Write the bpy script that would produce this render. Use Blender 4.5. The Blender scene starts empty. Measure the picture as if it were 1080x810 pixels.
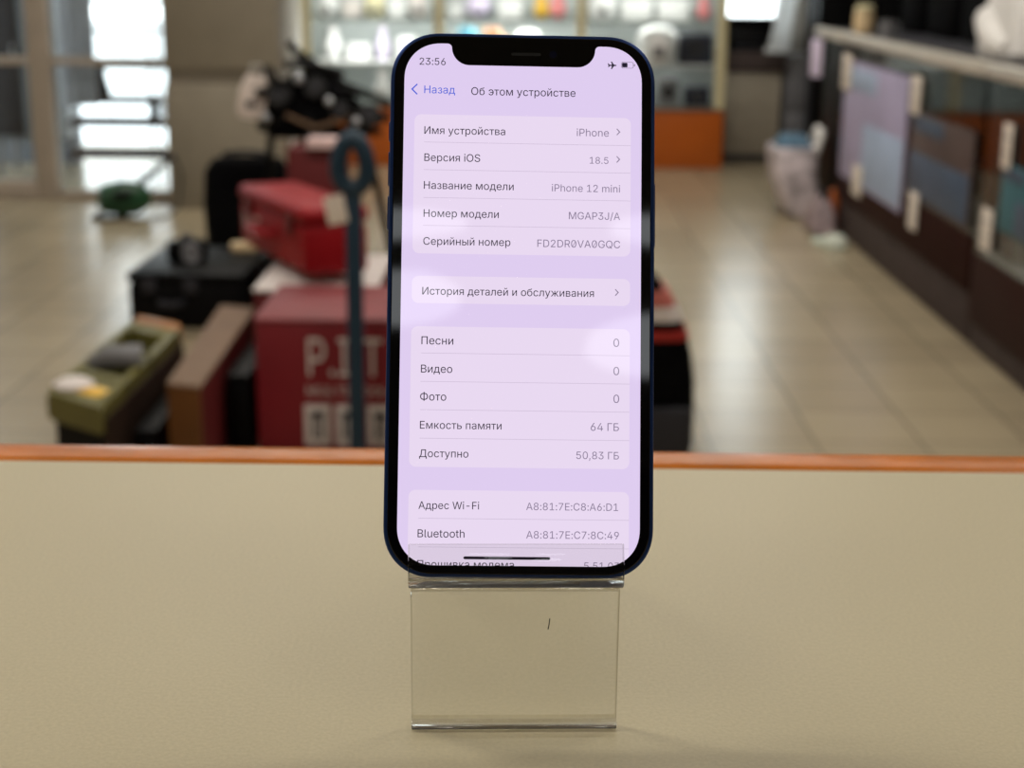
import bpy, bmesh, math, random, os
from mathutils import Matrix, Vector
R = math.radians
random.seed(7)
S = bpy.context.scene
COL = S.collection

# ------------------------------------------------------------------ camera
cam_d = bpy.data.cameras.new('camera')
cam_d.sensor_width = 36.0
cam_d.lens = 1600 / 1080 * 36.0
cam_d.clip_start = 0.01
cam_d.clip_end = 200
cam_d.dof.use_dof = True
cam_d.dof.focus_distance = 0.361
cam_d.dof.aperture_fstop = 17.0
cam = bpy.data.objects.new('camera', cam_d)
COL.objects.link(cam)
TH, YAW, ROLL = R(15.4), R(0.45), R(0.57)
fw = Vector((-math.sin(YAW) * math.cos(TH), math.cos(YAW) * math.cos(TH), -math.sin(TH)))
r0 = Vector((math.cos(YAW), math.sin(YAW), 0))
u0 = r0.cross(fw)
rt = r0 * math.cos(ROLL) + u0 * math.sin(ROLL)
up = -r0 * math.sin(ROLL) + u0 * math.cos(ROLL)
m = Matrix((rt, up, -fw)).transposed().to_4x4()
m.translation = (0, 0, 1.28)
cam.matrix_world = m
S.camera = cam

# ------------------------------------------------------------------ world, exposure
W = bpy.data.worlds.new('world')
S.world = W
W.use_nodes = True
wn = W.node_tree.nodes
wn['Background'].inputs['Color'].default_value = (0.90, 0.96, 1.0, 1)
wn['Background'].inputs['Strength'].default_value = 5.0
S.view_settings.view_transform = 'Standard'
S.view_settings.look = 'None'
S.view_settings.gamma = 1.0
S.view_settings.exposure = 0.0
S.view_settings.use_curve_mapping = False


def area(name, loc, size, power, col=(1, 0.95, 0.88), rot=(0, 0, 0), parent=None, shape='RECTANGLE'):
    d = bpy.data.lights.new(name, 'AREA')
    d.shape = shape
    d.size, d.size_y = size
    d.energy = power
    d.color = col
    o = bpy.data.objects.new(name, d)
    o.location = loc
    o.rotation_euler = rot
    COL.objects.link(o)
    if parent: o.parent = parent
    return o


LAMP_POWER = 38.5


# ------------------------------------------------------------------ helpers
def lin(c):
    if isinstance(c, str):
        c = c.lstrip('#')
        c = [int(c[i:i + 2], 16) for i in (0, 2, 4)]
    c = [x / 255 for x in c]
    return tuple(x / 12.92 if x <= .04045 else ((x + .055) / 1.055) ** 2.4 for x in c) + (1.0,)


def mat(name, col, rough=0.5, metal=0.0, vary=0.12, scale=9.0, bump=0.0, bscale=60.0, spec=0.5, emit=None, estr=1.0):
    M = bpy.data.materials.new(name)
    M.use_nodes = True
    nt = M.node_tree
    b = nt.nodes['Principled BSDF']
    c = lin(col)
    b.inputs['Roughness'].default_value = rough
    b.inputs['Metallic'].default_value = metal
    b.inputs['Specular IOR Level'].default_value = spec
    b.inputs['Base Color'].default_value = c
    tc = nt.nodes.new('ShaderNodeTexCoord')
    if vary > 0:
        n = nt.nodes.new('ShaderNodeTexNoise')
        n.inputs['Scale'].default_value = scale
        n.inputs['Detail'].default_value = 4
        nt.links.new(tc.outputs['Object'], n.inputs['Vector'])
        r = nt.nodes.new('ShaderNodeValToRGB')
        r.color_ramp.elements[0].position = 0.3
        r.color_ramp.elements[1].position = 0.7
        r.color_ramp.elements[0].color = tuple(x * (1 - vary) for x in c[:3]) + (1,)
        r.color_ramp.elements[1].color = tuple(min(1, x * (1 + vary)) for x in c[:3]) + (1,)
        nt.links.new(n.outputs['Fac'], r.inputs['Fac'])
        nt.links.new(r.outputs['Color'], b.inputs['Base Color'])
    if bump > 0:
        n2 = nt.nodes.new('ShaderNodeTexNoise')
        n2.inputs['Scale'].default_value = bscale
        n2.inputs['Detail'].default_value = 3
        nt.links.new(tc.outputs['Object'], n2.inputs['Vector'])
        bp = nt.nodes.new('ShaderNodeBump')
        bp.inputs['Strength'].default_value = bump
        bp.inputs['Distance'].default_value = 0.002
        nt.links.new(n2.outputs['Fac'], bp.inputs['Height'])
        nt.links.new(bp.outputs['Normal'], b.inputs['Normal'])
    if emit is not None:
        b.inputs['Emission Color'].default_value = lin(emit)
        b.inputs['Emission Strength'].default_value = estr
    return M


def pane_mat(name, tint=(0.95, 0.97, 0.96), rough=0.02, ior=1.45):
    M = bpy.data.materials.new(name)
    M.use_nodes = True
    nt = M.node_tree
    nt.nodes.remove(nt.nodes['Principled BSDF'])
    out = nt.nodes['Material Output']
    t = nt.nodes.new('ShaderNodeBsdfTransparent')
    t.inputs['Color'].default_value = tint + (1,)
    g = nt.nodes.new('ShaderNodeBsdfGlossy')
    g.inputs['Roughness'].default_value = rough
    f = nt.nodes.new('ShaderNodeFresnel')
    geo = nt.nodes.new('ShaderNodeNewGeometry')
    mr = nt.nodes.new('ShaderNodeMapRange')
    mr.inputs['To Min'].default_value = ior
    mr.inputs['To Max'].default_value = 1 / ior
    nt.links.new(geo.outputs['Backfacing'], mr.inputs['Value'])
    nt.links.new(mr.outputs[0], f.inputs['IOR'])
    mx = nt.nodes.new('ShaderNodeMixShader')
    nt.links.new(f.outputs[0], mx.inputs[0])
    nt.links.new(t.outputs[0], mx.inputs[1])
    nt.links.new(g.outputs[0], mx.inputs[2])
    nt.links.new(mx.outputs[0], out.inputs['Surface'])
    return M


def obj(name, bm, material, parent=None, smooth=True, mw=None, recalc=True):
    me = bpy.data.meshes.new(name)
    if recalc: bmesh.ops.recalc_face_normals(bm, faces=bm.faces)
    bm.to_mesh(me)
    bm.free()
    mats = material if isinstance(material, (list, tuple)) else [material]
    for x in mats: me.materials.append(x)
    if smooth:
        me.shade_smooth()
        me.set_sharp_from_angle(angle=R(38))
    o = bpy.data.objects.new(name, me)
    COL.objects.link(o)
    if parent: o.parent = parent
    if mw is not None: o.matrix_world = mw
    return o


def tag(o, label=None, cat=None, group=None, kind=None):
    if label: o['label'] = label
    if cat: o['category'] = cat
    if group: o['group'] = group
    if kind: o['kind'] = kind
    return o


def thing(name, label, cat, loc=(0, 0, 0), rz=0.0, group=None, mw=None):
    o = bpy.data.objects.new(name, None)
    o.empty_display_size = 0.05
    COL.objects.link(o)
    if mw is not None:
        o.matrix_world = mw
    else:
        o.location = loc
        o.rotation_euler = (0, 0, rz)
    return tag(o, label, cat, group)


def struct(name, bm, material, parent=None):
    o = obj(name, bm, material, parent)
    if parent is None: o['kind'] = 'structure'
    return o


def box(bm, c, s, rot=None, bev=0.0, seg=2):
    mx = Matrix.Translation(c)
    if rot is not None:
        from mathutils import Euler
        mx = mx @ Euler(rot).to_matrix().to_4x4()
    mx = mx @ Matrix.Diagonal((s[0], s[1], s[2], 1))
    g = bmesh.ops.create_cube(bm, size=1.0, matrix=mx)
    if bev > 0:
        ed = list({e for v in g['verts'] for e in v.link_edges})
        bmesh.ops.bevel(bm, geom=ed, offset=bev, segments=seg, profile=0.5, affect='EDGES')
    return bm


def bx(c, s, rot=None, bev=0.0, seg=2):
    return box(bmesh.new(), c, s, rot, bev, seg)


def span(x0, x1, y0, y1, z0, z1, bev=0.0):
    return bx(((x0 + x1) / 2, (y0 + y1) / 2, (z0 + z1) / 2), (abs(x1 - x0), abs(y1 - y0), abs(z1 - z0)), None, bev)


def tube(bm, pts, r, seg=10, closed=False, cap=True):
    pts = [Vector(p) for p in pts]
    n = len(pts)
    rs = r if isinstance(r, (list, tuple)) else [r] * n
    rings = []
    prev = None
    for i, p in enumerate(pts):
        if closed:
            t = (pts[(i + 1) % n] - pts[i - 1]).normalized()
        else:
            t = (pts[min(i + 1, n - 1)] - pts[max(i - 1, 0)]).normalized()
        if prev is None:
            a = Vector((0, 0, 1)) if abs(t.z) < .9 else Vector((1, 0, 0))
            u = t.cross(a).normalized()
        else:
            u = (prev - t * prev.dot(t)).normalized()
        prev = u
        v = t.cross(u)
        rings.append([bm.verts.new(p + (u * math.cos(k * 2 * math.pi / seg) + v * math.sin(k * 2 * math.pi / seg)) * rs[i]) for k in range(seg)])
    for i in range(n if closed else n - 1):
        a, b = rings[i], rings[(i + 1) % n]
        for k in range(seg):
            bm.faces.new((a[k], a[(k + 1) % seg], b[(k + 1) % seg], b[k]))
    if cap and not closed:
        bm.faces.new(rings[0])
        bm.faces.new(list(reversed(rings[-1])))
    return bm


def lathe(bm, prof, seg=24, at=(0, 0, 0), mx=None):
    rings = []
    for (r, z) in prof:
        rings.append([bm.verts.new(Vector((at[0] + r * math.cos(k * 2 * math.pi / seg), at[1] + r * math.sin(k * 2 * math.pi / seg), at[2] + z))) for k in range(seg)])
    for a, b in zip(rings, rings[1:]):
        for k in range(seg):
            bm.faces.new((a[k], a[(k + 1) % seg], b[(k + 1) % seg], b[k]))
    bm.faces.new(list(reversed(rings[0])))
    bm.faces.new(rings[-1])
    if mx is not None:
        bmesh.ops.transform(bm, matrix=mx, verts=bm.verts)
    return bm


def loft(bm, loops, cap0=True, cap1=True):
    rings = [[bm.verts.new(p) for p in L] for L in loops]
    n = len(rings[0])
    for a, b in zip(rings, rings[1:]):
        for k in range(n):
            bm.faces.new((a[k], a[(k + 1) % n], b[(k + 1) % n], b[k]))
    if cap0: bm.faces.new(list(reversed(rings[0])))
    if cap1: bm.faces.new(rings[-1])
    return bm


def rrect(w, h, r, n=12, cx=0, cy=0, e=2.0):
    out = []
    for (sx, sy, a0) in ((1, 1, 0), (-1, 1, 90), (-1, -1, 180), (1, -1, 270)):
        for k in range(n + 1):
            a = R(a0 + 90 * k / n)
            c, s = math.cos(a), math.sin(a)
            px = math.copysign(abs(c) ** (2 / e), c) * r
            py = math.copysign(abs(s) ** (2 / e), s) * r
            out.append((cx + sx * (w / 2 - r) + px, cy + sy * (h / 2 - r) + py))
    return out


def poly(bm, pts, z=0.0):
    f = bm.faces.new([bm.verts.new((x, y, z)) for x, y in pts])
    return f


def extrude_poly(bm, pts, axis_fn, d0, d1):
    """closed 2D outline swept from d0 to d1; axis_fn(p, d) gives the 3D point"""
    return loft(bm, [[axis_fn(p, d0) for p in pts], [axis_fn(p, d1) for p in pts]])


def round_path(pts, rad, n=8):
    """polyline with its inner corners rounded"""
    out = [Vector(pts[0])]
    for a, b, c in zip(pts, pts[1:], pts[2:]):
        a, b, c = Vector(a), Vector(b), Vector(c)
        d1, d2 = (a - b).normalized(), (c - b).normalized()
        ang = d1.angle(d2)
        t = rad / math.tan(ang / 2)
        p1, p2 = b + d1 * t, b + d2 * t
        cen = b + (d1 + d2).normalized() * (rad / math.sin(ang / 2))
        v1, v2 = p1 - cen, p2 - cen
        tot = v1.angle_signed(v2) if hasattr(v1, 'angle_signed') else 0
        for k in range(n + 1):
            an = -tot * k / n
            cs, sn = math.cos(an), math.sin(an)
            out.append(cen + Vector((v1.x * cs - v1.y * sn, v1.x * sn + v1.y * cs)))
    out.append(Vector(pts[-1]))
    return out


def strip_outline(path, t):
    """closed outline of a sheet of thickness t around a 2D centre line"""
    L, Rr = [], []
    n = len(path)
    for i, p in enumerate(path):
        d = (path[min(i + 1, n - 1)] - path[max(i - 1, 0)]).normalized()
        nrm = Vector((-d.y, d.x))
        L.append(p + nrm * t / 2)
        Rr.append(p - nrm * t / 2)
    return L + list(reversed(Rr))


_font = None
try:
    _font = bpy.data.fonts.load(os.path.join(bpy.utils.system_resource('DATAFILES', path='fonts'), 'Inter.woff2'))
except Exception:
    _font = None


def text_mesh(body, bold=0.0):
    """flat glyphs of a line of writing in unit size: (vertices, faces, x0, x1); overlapping strokes stay solid"""
    from mathutils.geometry import delaunay_2d_cdt
    c = bpy.data.curves.new('writing', 'FONT')
    c.body = body
    if _font: c.font = _font
    c.resolution_u = 4
    c.fill_mode = 'NONE'
    c.offset = bold
    o = bpy.data.objects.new('writing', c)
    COL.objects.link(o)
    bpy.context.view_layer.update()
    me = bpy.data.meshes.new_from_object(o.evaluated_get(bpy.context.evaluated_depsgraph_get()))
    bpy.data.objects.remove(o)
    bpy.data.curves.remove(c)
    co = [v.co.copy() for v in me.vertices]
    nb = {}
    for e in me.edges:
        x, y = e.vertices
        nb.setdefault(x, []).append(y)
        nb.setdefault(y, []).append(x)
    bpy.data.meshes.remove(me)
    seen, conts = set(), []
    for st in sorted(nb):
        if st in seen: continue
        first = [n for n in nb[st] if n == st + 1] or nb[st]
        loop, prev, cur = [st], st, first[0]
        while cur != st and cur not in seen:
            seen.add(cur)
            loop.append(cur)
            nx = [n for n in nb[cur] if n != prev]
            if not nx: break
            prev, cur = cur, nx[0]
        seen.add(st)
        conts.append([co[i] for i in loop])

    # triangulate the whole arrangement, keep the triangles the contours wind around
    vin, ein = [], []
    for L in conts:
        n0 = len(vin)
        vin += [Vector((p.x, p.y)) for p in L]
        ein += [(n0 + k, n0 + (k + 1) % len(L)) for k in range(len(L))]
    ov, _oe, of = delaunay_2d_cdt(vin, ein, [], 0, 1e-6)[:3]

    def winding(x, y):
        w = 0
        for L in conts:
            for p, q in zip(L, L[1:] + L[:1]):
                if (p.y > y) != (q.y > y) and x < (q.x - p.x) * (y - p.y) / (q.y - p.y) + p.x: w += 1 if q.y > p.y else -1
        return w
    vs = [Vector((p.x, p.y, 0)) for p in ov]
    fs = []
    for f in of:
        cx = sum(ov[i].x for i in f) / len(f)
        cy = sum(ov[i].y for i in f) / len(f)
        if winding(cx, cy): fs.append(tuple(f))
    xs = [p.x for p in vin]
    return vs, fs, min(xs), max(xs)


def write(bm, body, x0, x1, y, cap=None, bold=0.0, z=0.0, fit=True):
    """put a line of writing into bm between x0 and x1 on baseline y (z up)"""
    vs, fs, a, b = text_mesh(body, bold)
    sx = (x1 - x0) / (b - a)
    sy = sx if cap is None else cap / max(v.y for v in vs)
    V = [bm.verts.new((x0 + (v.x - a) * sx, y + v.y * sy, z)) for v in vs]
    for f in fs:
        try: bm.faces.new([V[i] for i in f])
        except ValueError: pass
    bm.normal_update()
    for f in bm.faces:
        if f.normal.z < 0: f.normal_flip()
    return bm


def copy_tree(o, parent=None):
    c = o.copy()
    COL.objects.link(c)
    if parent: c.parent = parent
    for ch in list(o.children): copy_tree(ch, c)
    return c


# ------------------------------------------------------------------ materials
MAT = {
    'laminate': None,
    'orange_edge': mat('varnished_orange_wood', '#c46c02', 0.3, spec=0.2, vary=0.18, scale=30, bump=0.35, bscale=45),
    'counter_front': mat('counter_front_board', '#8a5a2a', 0.5),
    'wall': mat('painted_wall', '#b4ac9e', 0.7, vary=0.05),
    'wall_dark': mat('dark_painted_wall', '#6c655c', 0.7, vary=0.05),
    'wall_white': mat('white_wall', '#d8d6d0', 0.7, vary=0.04),
    'ceiling': mat('ceiling_paint', '#cfccc6', 0.8, vary=0.04),
    'frame': mat('beige_window_frame', '#b3a79a', 0.45, vary=0.06),
    'column': mat('grey_beige_panel', '#8f8778', 0.55, vary=0.05),
    'column_dark': mat('grey_beige_band', '#7d7568', 0.5, vary=0.05),
    'pane': pane_mat('window_glass'),
    'case_glass': pane_mat('showcase_glass', (0.94, 0.955, 0.95), 0.05, 1.3),
    'snow': mat('pale_ground', '#dfe3e6', 0.9, vary=0.05),
    'outwall': mat('pale_render', '#e4e6e6', 0.9, vary=0.05),
    'black': mat('black_plastic', '#060608', 0.5, vary=0.2, spec=0.12),
    'black_cloth': mat('black_cloth', '#08080a', 0.9, vary=0.3, scale=25, bump=0.4, spec=0.06),
    'dark_grey': mat('dark_grey', '#2a2a30', 0.6, spec=0.3),
    'grey': mat('mid_grey', '#77777a', 0.6),
    'silver': mat('silver_metal', '#b8bcc2', 0.3, 0.9),
    'red': mat('red_case', '#8c0c16', 0.5, vary=0.08, spec=0.2),
    'dark_red': mat('dark_red_case', '#5e090e', 0.6, vary=0.08),
    'red_card': mat('red_carton', '#7c0c1c', 0.6, vary=0.06),
    'pale': mat('pale_print', '#d8cfcb', 0.6, vary=0.05),
    'white': mat('white_plastic', '#e6e6e6', 0.45, vary=0.04),
    'white_cloth': mat('white_cloth', '#dedcd9', 0.9, vary=0.08, bump=0.3),
    'teal': mat('teal_paint', '#082f44', 0.5, vary=0.1),
    'olive': mat('olive_plastic', '#625d2a', 0.55, vary=0.12),
    'olive_dark': mat('olive_shade_plastic', '#24260f', 0.6),
    'tan': mat('tan_board', '#705741', 0.7, vary=0.15),
    'brown_board': mat('brown_board', '#643c12', 0.6, vary=0.15),
    'orange_panel': mat('orange_cabinet_board', '#b65a16', 0.4, vary=0.08, scale=3),
    'cream': mat('cream_post', '#d6cda6', 0.45, vary=0.04),
    'mahogany': mat('mahogany_board', '#280c06', 0.65, vary=0.12, spec=0.1),
    'taupe': mat('taupe_board', '#473d3b', 0.7, spec=0.12),
    'alu': mat('brushed_aluminium', '#cfc8bc', 0.35, 0.3, vary=0.08),
    'case_back': mat('pale_teal_back', '#b2b9b8', 0.6, vary=0.06),
    'case_grey': mat('grey_back', '#8d9390', 0.6, vary=0.06),
    'tag': mat('tag_paper', '#e3d8cc', 0.7, vary=0.04),
    'lilac': mat('lilac_print', '#a79fbe', 0.6, vary=0.12, scale=4),
    'pale_blue': mat('pale_blue_print', '#a3b4d0', 0.6, vary=0.1, scale=5),
    'blue': mat('blue_print', '#3c4e66', 0.5, vary=0.15),
    'navy': mat('navy', '#12182e', 0.4),
    'brown': mat('brown_print', '#4c3a36', 0.6, vary=0.2, scale=6),
    'teal_print': mat('teal_print', '#2d6470', 0.6),
    'green': mat('dark_green_plastic', '#0f4023', 0.45, vary=0.15),
    'beige': mat('beige_panel', '#9b9282', 0.55, vary=0.06),
    'beige_item': mat('beige_item', '#cdb48c', 0.6),
    'yellow': mat('yellow_item', '#e0b23a', 0.5),
    'pink': mat('pink_item', '#e08a8c', 0.6),
    'cyan': mat('cyan_item', '#7fd0ea', 0.4),
    'peach': mat('peach_item', '#eeb48c', 0.5),
    'lavender': mat('lavender_item', '#d8cce6', 0.5),
    'rubber': mat('rubber', '#0c0c0e', 0.7),
}


def laminate():
    M = mat('beige_laminate', '#beb391', 0.42, vary=0.0)
    nt = M.node_tree
    b = nt.nodes['Principled BSDF']
    tc = nt.nodes.new('ShaderNodeTexCoord')
    n = nt.nodes.new('ShaderNodeTexNoise')
    n.inputs['Scale'].default_value = 900
    n.inputs['Detail'].default_value = 3
    r = nt.nodes.new('ShaderNodeValToRGB')
    c = lin('#beb391')
    r.color_ramp.elements[0].position = .3
    r.color_ramp.elements[1].position = .7
    r.color_ramp.elements[0].color = tuple(x * .93 for x in c[:3]) + (1,)
    r.color_ramp.elements[1].color = tuple(x * 1.05 for x in c[:3]) + (1,)
    bp = nt.nodes.new('ShaderNodeBump')
    bp.inputs['Strength'].default_value = .15
    bp.inputs['Distance'].default_value = .0003
    nt.links.new(tc.outputs['Object'], n.inputs['Vector'])
    nt.links.new(n.outputs['Fac'], r.inputs['Fac'])
    nt.links.new(n.outputs['Fac'], bp.inputs['Height'])
    nt.links.new(r.outputs['Color'], b.inputs['Base Color'])
    nt.links.new(bp.outputs['Normal'], b.inputs['Normal'])
    return M


def tiles():
    M = mat('floor_tiles', '#a3957c', 0.24, vary=0.0)
    nt = M.node_tree
    b = nt.nodes['Principled BSDF']
    tc = nt.nodes.new('ShaderNodeTexCoord')
    mp = nt.nodes.new('ShaderNodeMapping')
    mp.inputs['Location'].default_value = (-0.82 + 0.3 * 20, 0.12 + 0.3 * 20, 0)
    br = nt.nodes.new('ShaderNodeTexBrick')
    br.offset = 0.0
    br.squash = 1.0
    br.inputs['Scale'].default_value = 1.0
    br.inputs['Brick Width'].default_value = 0.3
    br.inputs['Row Height'].default_value = 0.3
    br.inputs['Mortar Size'].default_value = 0.004
    br.inputs['Color1'].default_value = lin('#b1a387')
    br.inputs['Color2'].default_value = lin('#a5977d')
    br.inputs['Mortar'].default_value = lin('#7f7460')
    nt.links.new(tc.outputs['Object'], mp.inputs['Vector'])
    nt.links.new(mp.outputs[0], br.inputs['Vector'])
    n = nt.nodes.new('ShaderNodeTexNoise')
    n.inputs['Scale'].default_value = 2.2
    n.inputs['Detail'].default_value = 5
    nt.links.new(tc.outputs['Object'], n.inputs['Vector'])
    mx = nt.nodes.new('ShaderNodeMix')
    mx.data_type = 'RGBA'
    mx.blend_type = 'MULTIPLY'
    mx.inputs['Factor'].default_value = 0.25
    nt.links.new(br.outputs['Color'], mx.inputs['A'])
    nt.links.new(n.outputs['Fac'], mx.inputs['B'])
    nt.links.new(mx.outputs['Result'], b.inputs['Base Color'])
    return M


MAT['laminate'] = laminate()
MAT['tiles'] = tiles()

# ------------------------------------------------------------------ room
X0, X1, Y0, Y1, ZC = -4.2, 4.2, -5.0, 10.95, 3.2
struct('floor', span(X0, X1, Y0, Y1 + 0.2, -0.1, 0.0), MAT['tiles'])
struct('ceiling', span(X0, X1, Y0, Y1 + 0.2, ZC, ZC + 0.1), MAT['ceiling'])
struct('wall_left', span(X0 - 0.15, X0, Y0, 8.47, 0, ZC), MAT['wall'])
struct('wall_right', span(X1, X1 + 0.15, Y0, Y1, 0, ZC), MAT['wall'])
struct('wall_rear', span(X0, X1, Y0 - 0.15, Y0, 0, ZC), MAT['wall_dark'])
bm = bmesh.new()
WX0, WX1, WZ0, WZ1 = 1.33, 1.87, 0.935, 2.3
for (x0, x1, z0, z1) in ((-1.62, WX0, 0, ZC), (WX1, X1, 0, ZC), (WX0, WX1, 0, WZ0), (WX0, WX1, WZ1, ZC)):
    box(bm, ((x0 + x1) / 2, Y1 + .075, (z0 + z1) / 2), (x1 - x0, .15, z1 - z0))
struct('wall_back', bm, MAT['wall_white'])
bm = bmesh.new()
for (x0, x1, z0, z1) in ((WX0, WX0 + .03, WZ0, WZ1), (WX1 - .03, WX1, WZ0, WZ1), (WX0, WX1, WZ0, WZ0 + .02), (WX0, WX1, WZ1 - .03, WZ1)):
    box(bm, ((x0 + x1) / 2, Y1 + .05, (z0 + z1) / 2), (x1 - x0, .06, z1 - z0), None, .003)
w2 = struct('window_2', bm, MAT['white'])
obj('pane', span(WX0 + .03, WX1 - .03, Y1 + .045, Y1 + .051, WZ0 + .02, WZ1 - .03), MAT['pane'], w2)
struct('wall_side', span(-1.62, -1.5, 8.5, Y1, 0, ZC), MAT['wall_white'])
# clad column beside the glazed front
bm = bmesh.new()
box(bm, (-1.615, 8.31, 0.33), (0.60, 0.38, 0.66), None, 0.006)
box(bm, (-1.615, 8.31, 1.97), (0.60, 0.38, 2.46), None, 0.006)
struct('wall_column', bm, MAT['column'])
struct('trim_1', span(-1.905, -1.325, 8.135, 8.49, 0.655, 0.745), MAT['column_dark'])
# glazed front
bm = bmesh.new()
for (x0, x1, z0, z1) in ((-2.735, -2.61, 0, 2.6), (-4.2, -4.1, 0, 2.6), (-2.61, -1.93, 0.735, 0.775), (-4.1, -2.735, 0.735, 0.775),
                         (-2.61, -1.93, 0, 0.045), (-4.1, -2.735, 0, 0.10), (-4.2, -1.93, 2.5, 2.6), (-1.97, -1.915, 0, 2.6)):
    box(bm, ((x0 + x1) / 2, 8.47, (z0 + z1) / 2), (x1 - x0, 0.07, z1 - z0), None, 0.004)
wf = struct('window_1', bm, MAT['frame'])
obj('pane', span(-4.1, -2.735, 8.465, 8.473, 0.1, 2.5), MAT['pane'], wf)
obj('pane', span(-2.61, -1.97, 8.465, 8.473, 0.045, 2.5), MAT['pane'], wf)
struct('wall_front', span(X0, -1.915, 8.40, 8.54, 2.6, ZC), MAT['wall'])
# outside
struct('wall_light_block', span(-6.0, -2.93, 9.95, 10.05, -0.03, 2.6), mat('grey_light_block', '#5e646c', 0.7))  # added outside to block daylight and keep the left floor glare low
struct('ground', span(-14, -1.7, 8.54, 30, -0.2, -0.03), MAT['snow'])
struct('ground_back', span(-1.7, 12, Y1 + 0.25, 40, -0.2, -0.03), MAT['snow'])
struct('wall_outside', span(-14, -1.7, 15.0, 15.3, -0.03, 0.75), MAT['outwall'])


# ------------------------------------------------------------------ ceiling lights and two added fill lights (above the frame, they light the shop)
def ceiling_light(x, y, label, power=LAMP_POWER, size=(1.2, 0.3), col=(1, 0.94, 0.85), shape='RECTANGLE'):
    t = thing('ceiling_light', label, 'ceiling light', (x, y, ZC))
    bm = bmesh.new()
    w, d = size
    for (cx, cy, sx, sy) in ((0, d / 2, w + .04, .02), (0, -d / 2, w + .04, .02), (w / 2, 0, .02, d), (-w / 2, 0, .02, d)):
        box(bm, (cx, cy, -0.03), (sx, sy, 0.06), None, 0.002)
    obj('housing', bm, MAT['white'], t)
    area('tube_light', (0, 0, -0.05), size, power, col, (0, 0, 0), t, shape)
    return t


for i, (x, y, w) in enumerate(((-1.7, 1.3, 'over the left end of the counter'), (1.5, 1.6, 'over the right end of the counter'),
                               (-1.3, 4.4, 'over the red tool boxes'), (1.35, 4.4, 'over the aisle by the long showcases'),
                               (-1.0, 7.4, 'in front of the clad column'), (1.0, 7.6, 'in front of the orange cabinet'))):
    ceiling_light(x, y, 'white ceiling strip light ' + w, LAMP_POWER * (1.15 if x == -1.7 else 0.72 if y < 3 else 1.05), (2.6 if y == 4.4 else 1.2, 0.3))
ceiling_light(-1.3, -0.7, 'ceiling fill light added to soften shadows, behind the left end of the counter', LAMP_POWER * 0.15)  # added weak fill lamp, softens the phone stand's shadow on the worktop
ceiling_light(1.3, -0.7, 'ceiling fill light added to soften shadows, behind the right end of the counter', LAMP_POWER * 0.15)  # second added fill lamp, same purpose from the right
for x, y, w, d, l in ((-0.2, -2.97, 0.7, 0.2, 'small round ceiling lamp, nearest on the left behind the counter'), (-0.1, -3.42, 0.5, 0.4, 'large round ceiling lamp, far left behind the counter'),
                      (0.78, -2.97, 0.5, 0.2, 'small round ceiling lamp, nearest on the right behind the counter'), (0.85, -3.72, 0.6, 0.5, 'large round ceiling lamp, far right behind the counter')):
    ceiling_light(x, y, l, 2.2 * math.pi * w * d, (w, d), (0.93, 0.97, 1), 'ELLIPSE')

# ------------------------------------------------------------------ the counter in front
ct = thing('counter', 'beige laminate shop counter with a glossy orange wooden edge', 'counter', (0, 0, 0))
EDGE = 0.537
obj('worktop', span(-2.2, 2.2, -0.35, EDGE, 1.07, 1.10), MAT['laminate'], ct)
# edge strip: slightly rounded wooden lipping along the far edge
prof = [(EDGE, 1.04), (EDGE, 1.0996), (EDGE + 0.001, 1.1003), (EDGE + 0.006, 1.1008), (EDGE + 0.013, 1.1009), (EDGE + 0.019, 1.1004), (EDGE + 0.0215, 1.0992),
        (EDGE + 0.023, 1.097), (EDGE + 0.0235, 1.093), (EDGE + 0.0235, 1.04)]
bm = extrude_poly(bmesh.new(), prof, lambda p, d: Vector((d, p[0], p[1])), -2.2, 2.2)
obj('edge_strip', bm, MAT['orange_edge'], ct)
obj('front_panel', span(-2.2, 2.2, EDGE - 0.06, EDGE - 0.04, 0, 1.07), MAT['counter_front'], ct)
obj('side_panel', span(-2.2, -2.17, -0.3, EDGE - 0.06, 0, 1.07), MAT['counter_front'], ct)
obj('side_panel', span(2.17, 2.2, -0.3, EDGE - 0.06, 0, 1.07), MAT['counter_front'], ct)

# ------------------------------------------------------------------ the phone
a_, b_, c_ = R(19.7269), R(2.4306), R(-0.7203)
Ub = Vector((math.cos(b_), math.sin(b_), 0))
Nf = Vector((math.sin(b_), -math.cos(b_), 0))
Vb = Vector((0, 0, 1)) * math.cos(a_) - Nf * math.sin(a_)
PU = Ub * math.cos(c_) + Vb * math.sin(c_)
PV = -Ub * math.sin(c_) + Vb * math.cos(c_)
PN = PU.cross(PV)
pm = Matrix((PU, PV, PN)).transposed().to_4x4()
pm.translation = (-0.0006928, 0.333654, 1.140362)
phone = thing('smartphone', 'dark blue smartphone with a lit lavender settings screen, leaning in a clear stand', 'phone', mw=pm)
mm = 0.001
PW, PH, PT = 64.2, 131.5, 7.4
P_blue = mat('blue_aluminium', '#24407e', 0.35, 0.6, vary=0.05)
P_glass = mat('black_cover_glass', '#050508', 0.03, vary=0.0)
P_back = mat('blue_back_glass', '#10203c', 0.1, vary=0.0)
P_black = mat('speaker_mesh', '#16171a', 0.6, vary=0.0)


def em(name, col, s=1.0, rough=0.03):
    return mat(name, '#020202', rough, vary=0.0, emit=col, estr=s)


P_screen = em('lit_lavender', '#dfcdf0')
P_card = em('lit_pale_lilac', '#e9d9f1')
P_dark = em('lit_dark_letters', '#262030')
P_title = em('lit_title_letters', '#221d2e')
P_grey = em('lit_grey_letters', '#877a94')
P_sep = em('lit_hairline', '#c4b4cd')
P_blueink = em('lit_blue_letters', '#4a63d8')


def scaled(pts, z):
    return [Vector((x * mm, y * mm, z * mm)) for x, y in pts]


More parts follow.
